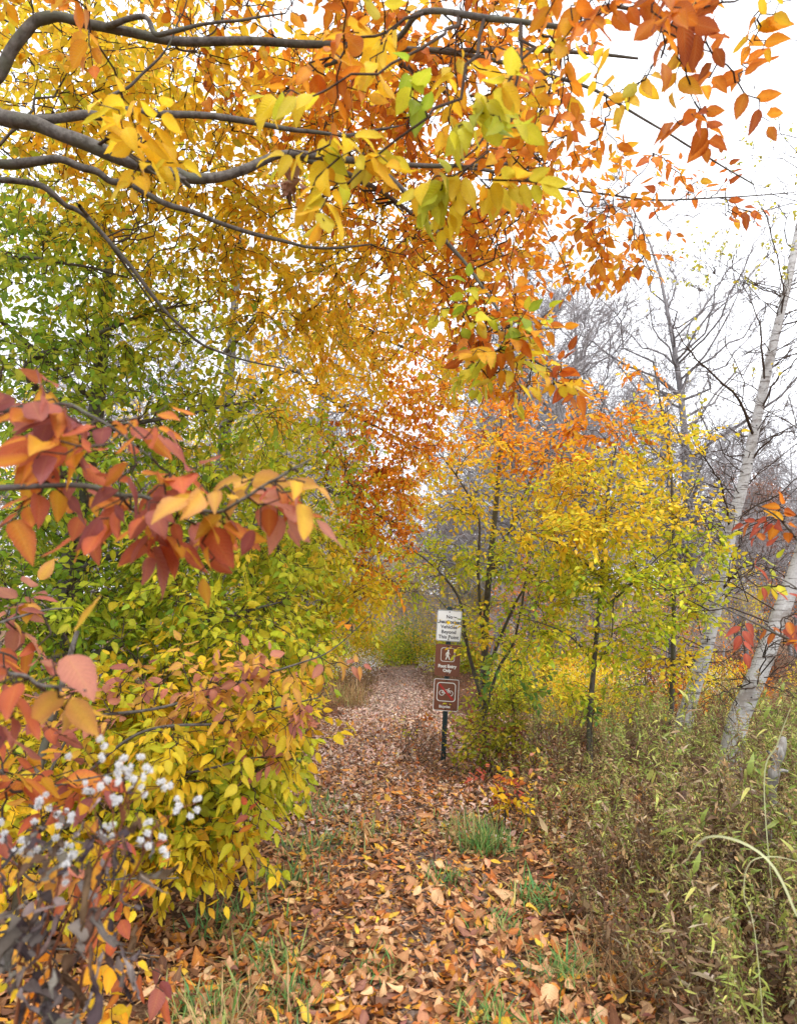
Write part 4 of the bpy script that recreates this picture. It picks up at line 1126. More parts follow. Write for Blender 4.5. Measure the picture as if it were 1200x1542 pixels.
bpts = np.vstack([P(1010, 1140, 8.6), P(1040, 1050, 8.6), P(1062, 980, 8.6), P(1080, 900, 8.6), P(1100, 800, 8.6), P(1120, 720, 8.6), P(1135, 650, 8.6), P(1152, 570, 8.6), P(1168, 500, 8.6), P(1185, 430, 8.6), P(1205, 330, 8.7), P(1235, 200, 8.8), P(1260, 60, 8.9)])
bpts[0][2] = -.1
birch('slender white birch leaning over the weeds, with sparse pale yellow leaves', bpts, .092, .034, 120,
      [(.12, .3), (.20, -.5), (.29, .4), (.37, -.2), (.45, .5), (.52, -.4), (.60, .2), (.68, -.3)],
      [B(1080, 380, 8.4, 110, 60, .8, 102, 'birch', .06), B(1160, 360, 8.5, 60, 70, .8, 76, 'birch', .06), B(1100, 560, 8.4, 90, 90, .7, 27, 'birch', .06), B(1020, 440, 8.4, 50, 50, .6, 17, 'birch', .06), B(1150, 220, 8.7, 80, 80, .7, 68, 'birch', .06)],
      [(PL((1135, 660, 8.6), (1110, 600, 8.3), (1070, 560, 8.1), (1030, 520, 8.0), (1012, 480, 8.0)), .020, .004),
       (PL((1100, 800, 8.6), (1085, 730, 8.4), (1060, 690, 8.2), (1040, 650, 8.1)), .016, .003),
       (PL((1152, 580, 8.6), (1148, 530, 8.5), (1140, 480, 8.4), (1110, 410, 8.3)), .016, .003),
       (PL((1125, 700, 8.6), (1160, 660, 8.4), (1190, 650, 8.2), (1230, 660, 8.0)), .014, .003),
       (PL((1140, 620, 8.6), (1170, 570, 8.4), (1200, 540, 8.2), (1240, 500, 8.0)), .014, .003),
       (PL((1168, 500, 8.6), (1180, 440, 8.5), (1160, 350, 8.4), (1130, 270, 8.4)), .012, .003),
       (PL((1080, 900, 8.6), (1110, 860, 8.4), (1150, 850, 8.3), (1200, 880, 8.2)), .012, .003)])
bpts2 = np.vstack([P(1085, 1150, 6.6), P(1108, 1095, 6.6), P(1130, 1040, 6.6), P(1150, 990, 6.6), P(1172, 930, 6.6), P(1195, 870, 6.6), P(1225, 780, 6.6), P(1262, 660, 6.7), P(1300, 480, 6.8), P(1340, 250, 6.9)])
bpts2[0][2] = -.1
birch('thicker grey-white birch trunk leaning hard over the weed patch', bpts2, .105, .05, 30, [(.10, .35), (.06, -.8), (.22, -.3), (.33, .3)], (),
      [(PL((1135, 1035, 6.45), (1090, 1040, 6.2), (1060, 1060, 6.1)), .008, .002), (PL((1140, 1030, 6.45), (1150, 990, 6.2), (1165, 970, 6.0), (1200, 960, 5.9)), .007, .002), (PL((1145, 1030, 6.45), (1180, 1040, 6.2), (1215, 1060, 6.0)), .007, .002), (PL((1150, 1020, 6.45), (1190, 1000, 6.3), (1230, 1010, 6.1)), .006, .002)])

# broken birch stub in the weeds
M_stub = bark_material('weathered birch wood', (.34, .33, .31), (.10, .085, .075), 34, 5, .8, (.16, .14, .12))
sp_ = np.vstack([P(1152, 1310, 4.1), P(1152, 1250, 4.1), P(1160, 1190, 4.1), P(1168, 1150, 4.1), P(1180, 1110, 4.15)])
sbase = sp_[0].copy(); sbase[2] = float(gz(sbase[0], sbase[1])); sp_[0][2] = sbase[2] - .05
stub = empty('birch_stump', sbase, 'broken grey birch stub with peeling bark among the weeds', 'stump')
p_ = spline(sp_, 22)
r_ = .030 * (1 + .14 * rng.normal(size=22)); r_[-3:] = (.030, .024, .012)
link('trunk', tube_mesh('trunk', [(p_, r_)], 10, sbase), M_stub, stub)
for a_, b_, rr in ((9, (.10, -.03, -.10), .018), (13, (.09, .0, .03), .014), (15, (-.06, -.04, .10), .012)):
    e = np.array([p_[a_], p_[a_] + np.array(b_) * .5 + (0, 0, .02), p_[a_] + np.array(b_)])
    link('broken_limb', tube_mesh('broken limb', [(spline(e, 7), np.linspace(rr, rr * .6, 7))], 8, sbase), M_stub, stub)

# ================================================================ weed patch: goldenrod going to seed
def weed(h, nl, top_pal, low_pal, plume=True, lean=None, Lf=.076):
    """one plant at the origin: stem polyline and leaf arrays"""
    lean = rng.normal(size=2) * .22 if lean is None else lean
    t = np.linspace(0, 1, 9)
    p = np.stack([lean[0] * h * t ** 1.8, lean[1] * h * t ** 1.8, h * t - .12 * h * t ** 2 * np.linalg.norm(lean)], -1)
    p[1:] += rng.normal(size=(8, 3)) * .006
    r = np.linspace(.0035, .0014, 9)
    tt = .12 + .86 * (np.arange(nl) + rng.random(nl) * .7) / nl
    pp = np.stack([np.interp(tt, t, p[:, k]) for k in range(3)], -1)
    a = np.arange(nl) * 2.4 + rng.normal(0, .3, nl)
    el = rng.normal(.25, .45, nl) - .5 * (1 - tt)
    d = np.stack([np.cos(a) * np.cos(el), np.sin(a) * np.cos(el), np.sin(el)], -1)
    nn = np.array((0, 0, 1.)) + rng.normal(size=(nl, 3)) * .5
    s, d, nn = frames(d, nn)
    ca1, cb1, e1 = pick_colours(top_pal, nl); ca2, cb2, e2 = pick_colours(low_pal, nl)
    up = (rng.random(nl) < np.clip((tt - .30) * 2.8, 0, 1))
    lf = dict(p=pp, s=s, d=d, n=nn, L=Lf * np.clip(np.exp(rng.normal(0, .3, nl)), .5, 1.4) * (1.15 - .35 * tt), W=rng.uniform(.13, .24, nl), fold=rng.uniform(0, .7, nl), bend=rng.normal(.9, .6, nl) + (~up) * .6, wave=rng.uniform(0, .05, nl), ph=rng.random(nl) * 6,
              ca=np.where(up[:, None], ca1, ca2), cb=np.where(up[:, None], cb1, cb2))
    if plume:
        m = 46
        k = rng.random(m) ** .7
        ang = rng.random(m) * 6.28
        rad = .07 * (1 - k) + .012
        c = p[-1] + np.stack([np.cos(ang) * rad * rng.random(m), np.sin(ang) * rad * rng.random(m), -.12 + .17 * k], -1)
        s2, d2, n2 = frames(rng.normal(size=(m, 3)) + (0, 0, .5), rng.normal(size=(m, 3)))
        ca, cb, _ = pick_colours('drygrass' if rng.random() < .6 else 'weedtop', m)
        lp = dict(p=c, s=s2, d=d2, n=n2, L=rng.uniform(.012, .03, m), W=rng.uniform(.3, .5, m), fold=np.zeros(m), bend=rng.normal(0, .5, m), wave=np.zeros(m), ph=np.zeros(m), ca=ca * .9, cb=cb)
        lf = cat_leaves([lf, lp])
    return (p, r), lf, nl

def place_lf(lf, loc, rz, sc_):
    c_, s_ = math.cos(rz), math.sin(rz)
    M_ = np.array(((c_, -s_, 0), (s_, c_, 0), (0, 0, 1)))
    o = dict(lf)
    o['p'] = lf['p'] @ M_.T * sc_ + loc
    for k in ('s', 'd', 'n'): o[k] = lf[k] @ M_.T
    o['L'] = lf['L'] * sc_
    return o

variants = []
for i in range(14):
    h = rng.uniform(.55, .95)
    kind = ('weedtop', 'weedlow') if i % 7 < 5 else ('weedlow', 'weedlow')
    (p_, r_), lf, nl = weed(h, int(rng.integers(30, 42)), kind[0], kind[1], plume=rng.random() < .35, Lf=(.11 if i % 3 == 0 else .07))
    variants.append(((p_, r_), lf, nl, kind[0]))

# where the weeds stand
NW = 2300
wy = 2.3 * (10.5 / 2.3) ** rng.random(NW)
edge = .98 + .05 * np.sin(wy * 3)
wx = edge + rng.random(NW) ** .9 * (.75 * wy + .4)
ok = (wx < .62 * wy + 1.3)
wx, wy = wx[ok], wy[ok]
keep = ~((np.hypot(wx - sbase[0], wy - sbase[1]) < .06))
wx, wy = wx[keep], wy[keep]
wsc = (.50 + .50 * np.clip((wx - .98) / .9, 0, 1)) * rng.uniform(.7, 1.25, len(wx))
wsc = wsc * (.86 + .26 * np.sin(3.7 * wx + 1.3 * wy) * np.sin(2.9 * wy - 1.1 * wx + .6))
wz = gz(wx, wy)
d_ = wy
sc2 = wsc / d_ * ((wx / wy) < .60)
order = np.argsort(-sc2)
vmesh = []
for i, ((p_, r_), lf, nl, kd_) in enumerate(variants):
    sm = tube_mesh('weed stem', [(p_, r_)], 5); sm.materials.append(M_stem)
    fm = leaf_cloud('weed foliage', lf, 2); fm.materials.append(M_grass)
    lms = []
    for k in range(nl):
        one = {kk: a[k:k + 1].copy() for kk, a in lf.items()}
        o3 = one['p'][0].copy()
        one['p'] = one['p'] * 0
        m_ = leaf_cloud('weed leaf', one, 1); m_.materials.append(M_grass)
        lms.append((o3, m_))
    plm = None
    if len(lf['L']) > nl:
        plm = leaf_cloud('seed plume', {kk: a[nl:] for kk, a in lf.items()}, 2); plm.materials.append(M_grass)
    vmesh.append((sm, fm, lms, plm))
stuff = []
stuff_st = []
for rank, i in enumerate(order):
    dry = (wx[i] < 1.15 + .28 * wy[i] - .2) and wy[i] < 5.0 and rng.random() < .36
    vi = int(rng.choice([5, 6, 12, 13] if dry else [k for k in range(14) if k not in (5, 6, 12, 13)]))
    rz = rng.random() * 6.28
    loc = np.array((wx[i], wy[i], wz[i] - .01))
    if rank < 130:
        brown = variants[vi][3] == 'weedlow'
        plum = vmesh[vi][3] is not None
        lab = ('brown withered' if brown else 'yellow green') + ' goldenrod stem ' + ('with a fuzzy seed plume' if plum else 'with bare tip') + ' in the weed patch'
        o = empty('goldenrod_plant', loc, lab, 'plant', ('brown ' if brown else 'green ') + ('plumed' if plum else 'plain') + ' goldenrod in the weed patch', rz)
        s_ = float(wsc[i]); o.scale = (s_, s_, s_)
        sm, fm, lms, plm = vmesh[vi]
        link('stem', sm, None, o)
        if rank < 22:
            for o3, m_ in lms:
                link('leaf', m_, None, o, loc=o3)
            if plm is not None: link('seed_plume', plm, None, o, kind='stuff')
        else:
            link('foliage', fm, None, o, kind='stuff')
    else:
        stuff.append(place_lf(variants[vi][1], loc, rz, wsc[i]))
        c_, s_ = math.cos(rz), math.sin(rz)
        M_ = np.array(((c_, -s_, 0), (s_, c_, 0), (0, 0, 1)))
        stuff_st.append((variants[vi][0][0] @ M_.T * wsc[i] + loc, variants[vi][0][1]))
und = link('undergrowth', leaf_cloud('undergrowth', cat_leaves(stuff), 3), M_grass, None, 'mass of yellowing weeds filling the open ground round the birches', 'weeds', None, 'stuff')
link('stem_mass', tube_mesh('stem mass', stuff_st, 3), M_stem, und, kind='stuff')

# low brown tangle between the weeds
nt_ = 9000
ty = 2.05 * (11 / 2.05) ** rng.random(nt_)
tx = .92 + rng.random(nt_) * (.72 * ty + .4)
tl = litter(tx, ty, 'weedlow', .07, .30)
tl['d'] = nrm(tl['d'] + rng.normal(size=(nt_, 3)) * .5); tl['s'], tl['d'], tl['n'] = frames(tl['d'], tl['n'])
tl['W'] = rng.uniform(.15, .4, nt_)
link('weed_debris', leaf_cloud('weed debris', {k: a for k, a in tl.items() if k != 'ei'}, 2), M_withered, None, 'low brown tangle of dead leaves under the weeds', 'weeds', None, 'stuff')
dg = blades(1.0 + rng.random(800) * 2.6, 2.3 * (7 / 2.3) ** rng.random(800), 'drygrass', .30, .9, .009)
link('dry_grass', leaf_cloud('dry grass', dg, 2), M_grass, None, 'thin straw coloured grass stalks scattered through the weeds', 'grass', None, 'stuff')

n_ = 260
cx_ = 1.25 + rng.random(n_) * 1.3; cy_ = 2.2 + rng.random(n_) * 2.6
pc = litter(cx_, cy_, 'drygrass', .055, .1)
pc['p'][:, 2] += rng.uniform(.1, .5, n_); pc['W'] = rng.uniform(.2, .4, n_); pc['bend'] = rng.normal(1.5, .8, n_); pc['ca'] = pc['ca'] * 1.2; pc['cb'] = pc['cb'] * 1.2
stk = [(curve_to(np.array((p_[0] + rng.normal() * .05, p_[1] + rng.normal() * .05, float(gz(p_[0], p_[1])))), np.array((0, 0, 1.)), p_, 7, .03), np.linspace(.002, .001, 7)) for p_ in pc['p']]
dm = link('dead_stalks', tube_mesh('dead stalks', stk, 4), M_stem, None, 'thin dead stalks with pale curled leaves among the near weeds', 'weeds', None, 'stuff')
link('curled_leaves', leaf_cloud('curled leaves', {k: a for k, a in pc.items() if k != 'ei'}, 1), M_withered, dm, kind='stuff')

# broad arching reed blades
def arch(label, pts, w):
    p = spline(pts, 24); t = np.linspace(0, 1, 24)
    tn = nrm(np.gradient(p, axis=0)); sd = nrm(np.cross(tn, np.array((.2, -1, .35))))
    ww = w * np.sin(np.pi * (.08 + .9 * t)) ** .6
    up = nrm(np.cross(sd, tn))
    V = np.concatenate([p - sd * ww[:, None], p - up * (ww * .25)[:, None], p + sd * ww[:, None]])
    k = np.arange(23)
    Q = np.concatenate([np.stack([k, k + 1, k + 25, k + 24], -1), np.stack([k + 24, k + 25, k + 49, k + 48], -1)])
    base = p[0].copy()
    cc, cb, _ = pick_colours('weedtop', 1)
    c4 = np.tile(np.array([.42, .44, .24, 1.0]), (72, 1))
    me = mesh_np('reed blade', V - base, quads=Q, attrs={'Col': ('FLOAT_COLOR', c4)})
    return link('reed_blade', me, M_grass, None, label, 'grass', 'arching reed blades in the weed patch', None, base)
def gp(px, py, d, z0=None):
    p = P(px, py, d)
    if z0 is not None: p[2] = float(gz(p[0], p[1])) + z0
    return p
arch('broad pale reed blade arching high over the weeds', [gp(1215, 1500, 1.75, 0), P(1212, 1440, 1.75), P(1195, 1370, 1.75), P(1160, 1300, 1.8), P(1110, 1266, 1.85), P(1060, 1262, 1.9), P(1030, 1300, 1.95)], .0038)
arch('narrow green reed blade with its tip bent down beside the broad pale one', [gp(1145, 1500, 2.0, 0), P(1138, 1420, 2.0), P(1120, 1350, 2.0), P(1128, 1300, 2.0), P(1165, 1290, 2.0), P(1210, 1300, 2.0)], .0018)
arch('stiff green reed blade leaning in front of the broken birch stub', [gp(1160, 1300, 3.0, 0), P(1150, 1190, 3.0), P(1170, 1120, 3.0), P(1190, 1065, 3.0)], .0036)

# ================================================================ withered plant with white seed heads
M_fluff, N, L = new_mat('white seed fluff')
df = nd(N, 'BsdfDiffuse'); df.inputs[0].default_value = (.78, .79, .80, 1)
tl_ = nd(N, 'BsdfTranslucent'); tl_.inputs[0].default_value = (.80, .80, .80, 1)
mx = nd(N, 'MixShader'); mx.inputs[0].default_value = .35
L.new(df.outputs[0], mx.inputs[1]); L.new(tl_.outputs[0], mx.inputs[2]); out_shader(N, L, mx.outputs[0])

def sphere_dirs(n):
    i = np.arange(n) + .5
    ph = np.arccos(1 - 2 * i / n); th = np.pi * (1 + 5 ** .5) * i
    return np.stack([np.cos(th) * np.sin(ph), np.sin(th) * np.sin(ph), np.cos(ph)], -1)

def fluff_head(nb, spread):
    """a cluster of fuzzy balls: every ball a burst of fine bristles round a small core"""
    V, T = [], []
    b = 0
    dirs = sphere_dirs(80)
    for _ in range(nb):
        c = rng.normal(size=3) * spread * np.array((1, .8, .6))
        r_ = rng.uniform(.0045, .0068)
        for d in dirs:
            d = nrm(d + rng.normal(size=3) * .2)
            s = nrm(np.cross(d, rng.normal(size=3))) * r_ * .15
            rr = r_ * rng.uniform(.7, 1.25)
            V += [c + d * r_ * .1 - s * .3, c + d * r_ * .1 + s * .3, c + d * rr + s, c + d * rr - s]
            T += [(b, b + 1, b + 2), (b, b + 2, b + 3)]; b += 4
    return mesh_np('seed head', np.array(V), tris=np.array(T))
fl = [fluff_head(n, s) for n, s in ((6, .012), (4, .009), (8, .015), (3, .008), (1, .004))]
for m_ in fl: m_.materials.append(M_fluff)

wb = g(-.74, 1.22)
wp = empty('withered_plant', wb, 'withered dark purple-grey plant topped with white fluffy seed heads', 'plant')
heads = [(155, 1132, 1), (183, 1152, 0), (192, 1160, 0), (218, 1145, 1), (172, 1178, 1), (215, 1178, 1), (248, 1180, 1), (135, 1190, 3), (150, 1187, 4), (60, 1210, 3), (78, 1212, 4), (100, 1225, 0), (108, 1143, 4), (268, 1217, 3), (295, 1210, 1), (158, 1248, 0), (220, 1245, 1), (248, 1268, 1), (85, 1255, 4), (30, 1278, 0), (42, 1280, 1), (95, 1290, 2), (110, 1288, 0), (100, 1308, 1), (5, 1245, 1), (178, 1205, 3), (52, 1240, 4), (8, 1066, 4), (228, 1268, 4)]
stems = [np.vstack([wb + (.02 * k, .01 * k, -.02), P(20 + 22 * k, 1560, 1.22), P(30 + 25 * k, 1440, 1.22), P(tx_, ty_, 1.22)]) for k, (tx_, ty_) in enumerate(((30, 1330), (90, 1330), (150, 1290), (185, 1240), (215, 1290)))]
sn = []
for s_ in stems:
    q_ = spline(s_, 24); q_[1:] += rng.normal(size=(23, 3)) * .0015
    link('stem', tube_mesh('stem', [(q_, np.linspace(.0042, .002, 24))], 7, wb), M_redstem, wp)
    sn.append(q_[6:])
sn = np.concatenate(sn)
pol = []
for hx, hy, k in heads:
    c = P(hx, hy, 1.22 + rng.uniform(-.06, .06))
    dd = np.linalg.norm(sn - c - np.array((0, 0, -.05)), axis=1)
    a = sn[int(np.argmin(dd))]
    pol.append((curve_to(a, np.array((0, 0, 1.)), c, 8, .03), np.linspace(.0016, .0009, 8)))
    o = link('seed_head', fl[k], None, wp, loc=c - wb)
    o.rotation_euler = tuple(rng.random(3) * 6)
    # dry bracts under each head
link('stalk_mass', tube_mesh('stalk mass', pol, 4, wb), M_redstem, wp, kind='stuff')
def withered(n, regions):
    out = []
    for (px_, py_, rx_, ry_, d0, m, L0) in regions:
        x = px_ + rng.normal(size=m) * rx_ * .6; y_ = py_ + rng.normal(size=m) * ry_ * .6
        pts = np.array([P(a, b, d0 + rng.normal() * .05) for a, b in zip(x, y_)])
        k = [int(np.argmin(np.linalg.norm(sn - p, axis=1))) for p in pts]
        d = nrm(pts - sn[k] + (0, 0, -.05)) + rng.normal(size=(m, 3)) * .4 + (0, 0, -.45)
        s, d, nn = frames(d, rng.normal(size=(m, 3)) + (0, -.5, .5))
        ca, cb, ei = pick_colours('withered', m)
        out.append(dict(p=pts, s=s, d=d, n=nn, L=L0 * np.exp(rng.normal(0, .25, m)), W=rng.uniform(.12, .24, m), fold=rng.uniform(.3, 1.4, m), bend=rng.normal(.9, 1.3, m), wave=rng.uniform(.08, .24, m), ph=rng.random(m) * 6, ca=ca, cb=cb))
    return cat_leaves(out)
wl_ = withered(0, [(60, 1400, 80, 60, 1.22, 26, .075), (60, 1480, 80, 50, 1.2, 26, .08), (90, 1340, 90, 40, 1.22, 22, .06), (160, 1290, 80, 40, 1.22, 22, .05), (160, 1240, 70, 40, 1.22, 22, .035), (60, 1290, 50, 30, 1.22, 18, .05), (170, 1420, 40, 40, 1.24, 9, .07)])
for k in range(len(wl_['L'])):
    one = {kk: a[k:k + 1].copy() for kk, a in wl_.items()}
    o3 = one['p'][0] - wb; one['p'] = one['p'] * 0
    me = leaf_cloud('withered leaf', one, 0)
    co = np.zeros(len(me.vertices) * 3, np.float32); me.vertices.foreach_get('co', co)
    co += (rng.normal(size=len(co)) * .016 * one['L'][0]).astype(np.float32)
    me.vertices.foreach_set('co', co); me.update()
    link('withered_leaf', me, M_withered, wp, loc=o3)

# ================================================================ shrubs round the sign
def shrub(name, label, bx_, by_, blobs, nst=6, h=.5, r=.006, nleaf=60, L2=None, lod=1, group=None, w0=.56):
    tb = g(bx_, by_)
    limbs = []
    cs = [b['c'] for b in blobs]
    for k in range(nst):
        c = cs[k % len(cs)] + rng.normal(size=3) * .1
        limbs.append((np.vstack([tb + (rng.normal() * .05, rng.normal() * .05, -.03), tb * .6 + c * .4 + rng.normal(size=3) * .05, c]), r, r * .3))
    return leafy_tree(name, label, 'shrub', tb, None, limbs, blobs, group, n1=0, n2=30, nleaf=nleaf, lod=lod, bark=M_twig, w0=w0)
c0 = P(715, 1150, 7.3)
shrub('leafy_shrub', 'yellow green shrub with reddish tips crowding the foot of the sign post', c0[0] + .22, c0[1] + .1, [B(745, 1080, 7.7, 45, 45, .3, 46, 'tea', .075, 8, .2), B(722, 1115, 7.4, 35, 38, .2, 34, 'tea', .075, 8, .2), B(765, 1120, 7.4, 45, 40, .25, 34, 'tea', .075, 8, .2), B(705, 1155, 7.3, 25, 14, .12, 8, 'tea', .075, 7, .2), B(755, 1040, 7.8, 45, 30, .25, 24, 'ygreen', .08, 8, .3), B(684, 1064, 7.75, 8, 5, .04, 2, 'ygreen', .075, 4, .3)], 9, nleaf=160)
c0 = P(762, 1250, 5.3)
shrub('red_tipped_shrub', 'little shrub with red upper and yellow lower leaves above the green grass tuft', c0[0], c0[1], [B(755, 1170, 5.4, 20, 25, .1, 7, 'red', .07, 7, -.1), B(765, 1200, 5.35, 28, 25, .12, 9, 'gold', .07, 7, .1), B(785, 1215, 5.3, 22, 22, .1, 6, 'yellow', .065, 7, .2), B(735, 1165, 5.5, 15, 15, .08, 3, 'pinkred', .07, 6, 0), B(800, 1160, 5.7, 30, 30, .15, 6, 'mauve', .07, 6, .2)], 6, nleaf=120)
c0 = P(770, 1130, 7.6)
shrub('green_shrub', 'small maple-like sapling with fresh green leaves close beside the signs', c0[0], c0[1], [B(770, 1000, 7.6, 35, 22, .2, 9, 'greenshrub', .105, 6, .5), B(740, 1030, 7.7, 25, 18, .15, 4, 'greenshrub', .10, 6, .5), B(800, 1040, 7.6, 30, 22, .2, 5, 'greenshrub', .10, 6, .5)], 4, nleaf=80, w0=.75)
c0 = P(890, 1120, 7.0)
shrub('green_shrub', 'small green-leaved seedling at the foot of the slim yellow sapling', c0[0], c0[1], [B(890, 1075, 7.0, 22, 14, .12, 5, 'greenshrub', .09, 5, .5), B(1040, 1050, 7.2, 20, 18, .1, 2, 'ygreen', .085, 5, .4)], 3, nleaf=30, w0=.7)
# bronze dry twigs beside the trail below the signs
c0 = P(630, 1150, 8.0)
shrub('dry_shrub', 'low brown dead shrub on the trail edge beside the sign post', c0[0], c0[1], [B(640, 1130, 7.9, 35, 22, .25, 30, 'brownshrub', .05, 8, 0), B(625, 1090, 8.3, 18, 18, .15, 8, 'brownshrub', .06, 6, 0), B(670, 1165, 7.2, 40, 14, .2, 20, 'brownshrub', .05, 8, 0)], 7, nleaf=0)
c0 = P(600, 1130, 8.5)
shrub('dry_shrub', 'small sprig of yellow and rust leaves standing on the trail edge', c0[0], c0[1], [B(610, 1100, 8.4, 18, 16, .12, 4, 'ygreen', .07, 6, 0), B(635, 1090, 8.4, 12, 14, .1, 3, 'rust', .07, 5, .1)], 4, nleaf=30)

# ================================================================ farther woods
def copy_tree(root, loc, rz=0.0, sc_=1.0, label=None, group=None):
    c = root.copy(); col.objects.link(c)
    c.location = [float(a) for a in loc]; c.rotation_euler.z = rz; c.scale = (sc_,) * 3
    if label: c['label'] = label
    if group: c['group'] = group
    for ch in list(root.children):
        k = ch.copy(); col.objects.link(k); k.parent = c
    return c

def bare_tree_mesh(h, r0, nb, seed_leaf=None, spread=.55):
    t = np.linspace(0, 1, 14)
    wv = spline(np.vstack([np.zeros((1, 2)), np.cumsum(rng.normal(size=(6, 2)), 0)]), 14) * .022 * h
    tr = np.stack([wv[:, 0], wv[:, 1], h * t], -1)
    tr[0, 2] -= .3
    trr = r0 * (1 - t) ** 1.1 + .006
    b1, tw, ends = [], [], []
    for k in range(nb):
        f = rng.uniform(.22, .97)
        a = np.array([np.interp(f, t, tr[:, j]) for j in range(3)])
        an = rng.random() * 6.28
        ln = h * spread * (1.05 - f) * rng.uniform(.5, 1.1) + .4
        d = nrm(np.array((math.cos(an), math.sin(an), rng.uniform(.35, 1.3))))
        p = curve_to(a, nrm(d + (0, 0, -.2)), a + d * ln, 8, .03)
        b1.append((p, np.linspace(max(.010, r0 * .38 * (1.1 - f)), .006, 8)))
        for j in range(9):
            kk = rng.integers(2, 8)
            d2 = nrm(d + rng.normal(size=3) * .55) * ln * rng.uniform(.2, .5)
            p2 = curve_to(p[kk], nrm(d), p[kk] + d2, 6, .04)
            tw.append((p2, np.linspace(.009, .005, 6)))
            for m in range(5):
                k3 = rng.integers(2, 6)
                d3 = nrm(d2 / np.linalg.norm(d2) + rng.normal(size=3) * .5) * rng.uniform(.25, .8)
                p3 = curve_to(p2[k3], nrm(d2), p2[k3] + d3, 6, .05)
                tw.append((p3, np.linspace(.0075, .0045, 6)))
                ends.append(p3[-1]); ends.append(p3[3])
    return (tr, trr), b1, tw, np.array(ends)

def bare_tree(label, h, r0, nb, pal=None, nl=0, L0=.1, group='bare trees behind the beeches', name='bare_tree'):
    (tr, trr), b1, tw, ends = bare_tree_mesh(h, r0, nb)
    root = empty(name, (0, 0, 0), label, 'tree', group)
    link('trunk', tube_mesh('trunk', [(tr, trr)], 9), M_grey, root)
    link('limb_mass', tube_mesh('limb mass', b1, 5), M_grey, root, kind='stuff')
    link('twig_mass', tube_mesh('twig mass', tw, 3), M_greytwig, root, kind='stuff')
    if pal:
        k = rng.integers(0, len(ends), nl)
        x = ends[k] + rng.normal(size=(nl, 3)) * .10
        s, d, nn = frames(rng.normal(size=(nl, 3)) + (0, 0, -.4), rng.normal(size=(nl, 3)) + (0, 0, .6))
        ca, cb, ei = pick_colours(pal, nl)
        lf = dict(p=x, s=s, d=d, n=nn, L=L0 * np.exp(rng.normal(0, .2, nl)), W=rng.uniform(.5, .7, nl), fold=rng.uniform(0, .6, nl), bend=rng.normal(.3, .4, nl), wave=np.zeros(nl), ph=np.zeros(nl), ca=ca, cb=cb)
        link('crown', leaf_cloud('crown', lf, 3), M_leaf_far, root, kind='stuff')
    return root

def place(protos, spots, labels):
    used = set()
    for x, y, k, s in spots:
        pr = protos[k]
        loc = (x, y, float(gz(x, y)) - .05)
        if k not in used:
            used.add(k)
            pr.location = loc; pr.rotation_euler.z = rng.random() * 6.28; pr.scale = (s,) * 3
        else:
            copy_tree(pr, loc, rng.random() * 6.28, s)

protos = [bare_tree(w + ' bare grey tree with fine leafless twigs standing in the woods', h, r, nb, group=w + ' bare trees behind the beeches') for w, h, r, nb in (('tall straight', 13, .15, 38), ('thickest and tallest', 15, .18, 40), ('middling', 11, .11, 36), ('short slender', 9, .08, 32))]
spots = []
for i in range(46):
    y = rng.uniform(19, 50)
    x = rng.uniform(-.62, .66) * y
    if abs(x) < .06 * y + 1.0: x += (.08 * y + 1.4) * (1 if x > 0 else -1)
    spots.append((x, y, int(rng.integers(4)), rng.uniform(.75, 1.15)))
spots += [(4.7, 17.5, 2, .95), (3.9, 20, 2, 1.05), (2.6, 18.5, 2, .9), (4.6, 21, 0, .8), (3.4, 23, 0, .9), (-3.4, 24, 1, 1.1), (3.2, 21, 2, 1.0), (4.4, 26, 0, .95), (6.5, 20, 3, 1.0), (8.5, 22, 2, .9), (2.3, 28, 3, 1.0), (10.5, 27, 1, .85), (-1.9, 27, 2, 1.1), (5.2, 17.5, 3, .8), (9.0, 18, 3, .8), (11.5, 20, 2, .7), (2.9, 40, 0, 1), (-3.4, 34, 2, 1.1), (-.6, 52, 2, .9), (1.4, 56, 0, .9), (-2.9, 50, 3, 1.0), (.5, 60, 2, 1.0), (2.6, 52, 3, 1.0)]
place(protos, spots, None)
# oaks that still hold russet leaves
oaks = [bare_tree('forest oak still holding thin russet brown leaves', h, r, nb, 'russet', nl, .13, 'russet oaks in the woods', 'oak_tree') for h, r, nb, nl in ((10, .15, 26, 2600), (8, .12, 24, 2200))]
place(oaks, [(rng.uniform(-.6, .65) * y_, y_, int(rng.integers(2)), rng.uniform(.7, 1.0)) for y_ in rng.uniform(26, 52, 16)] + [(9.5, 21, 1, .62), (11.5, 23, 0, .6), (13.5, 22, 1, .6), (7.4, 24, 1, .7), (13.5, 27, 0, .8), (16, 30, 1, .9), (11, 31, 1, .8), (2.8, 34, 0, .8), (19, 36, 0, .8), (-3.6, 43, 1, 1.0), (4.2, 44, 0, .9)], None)
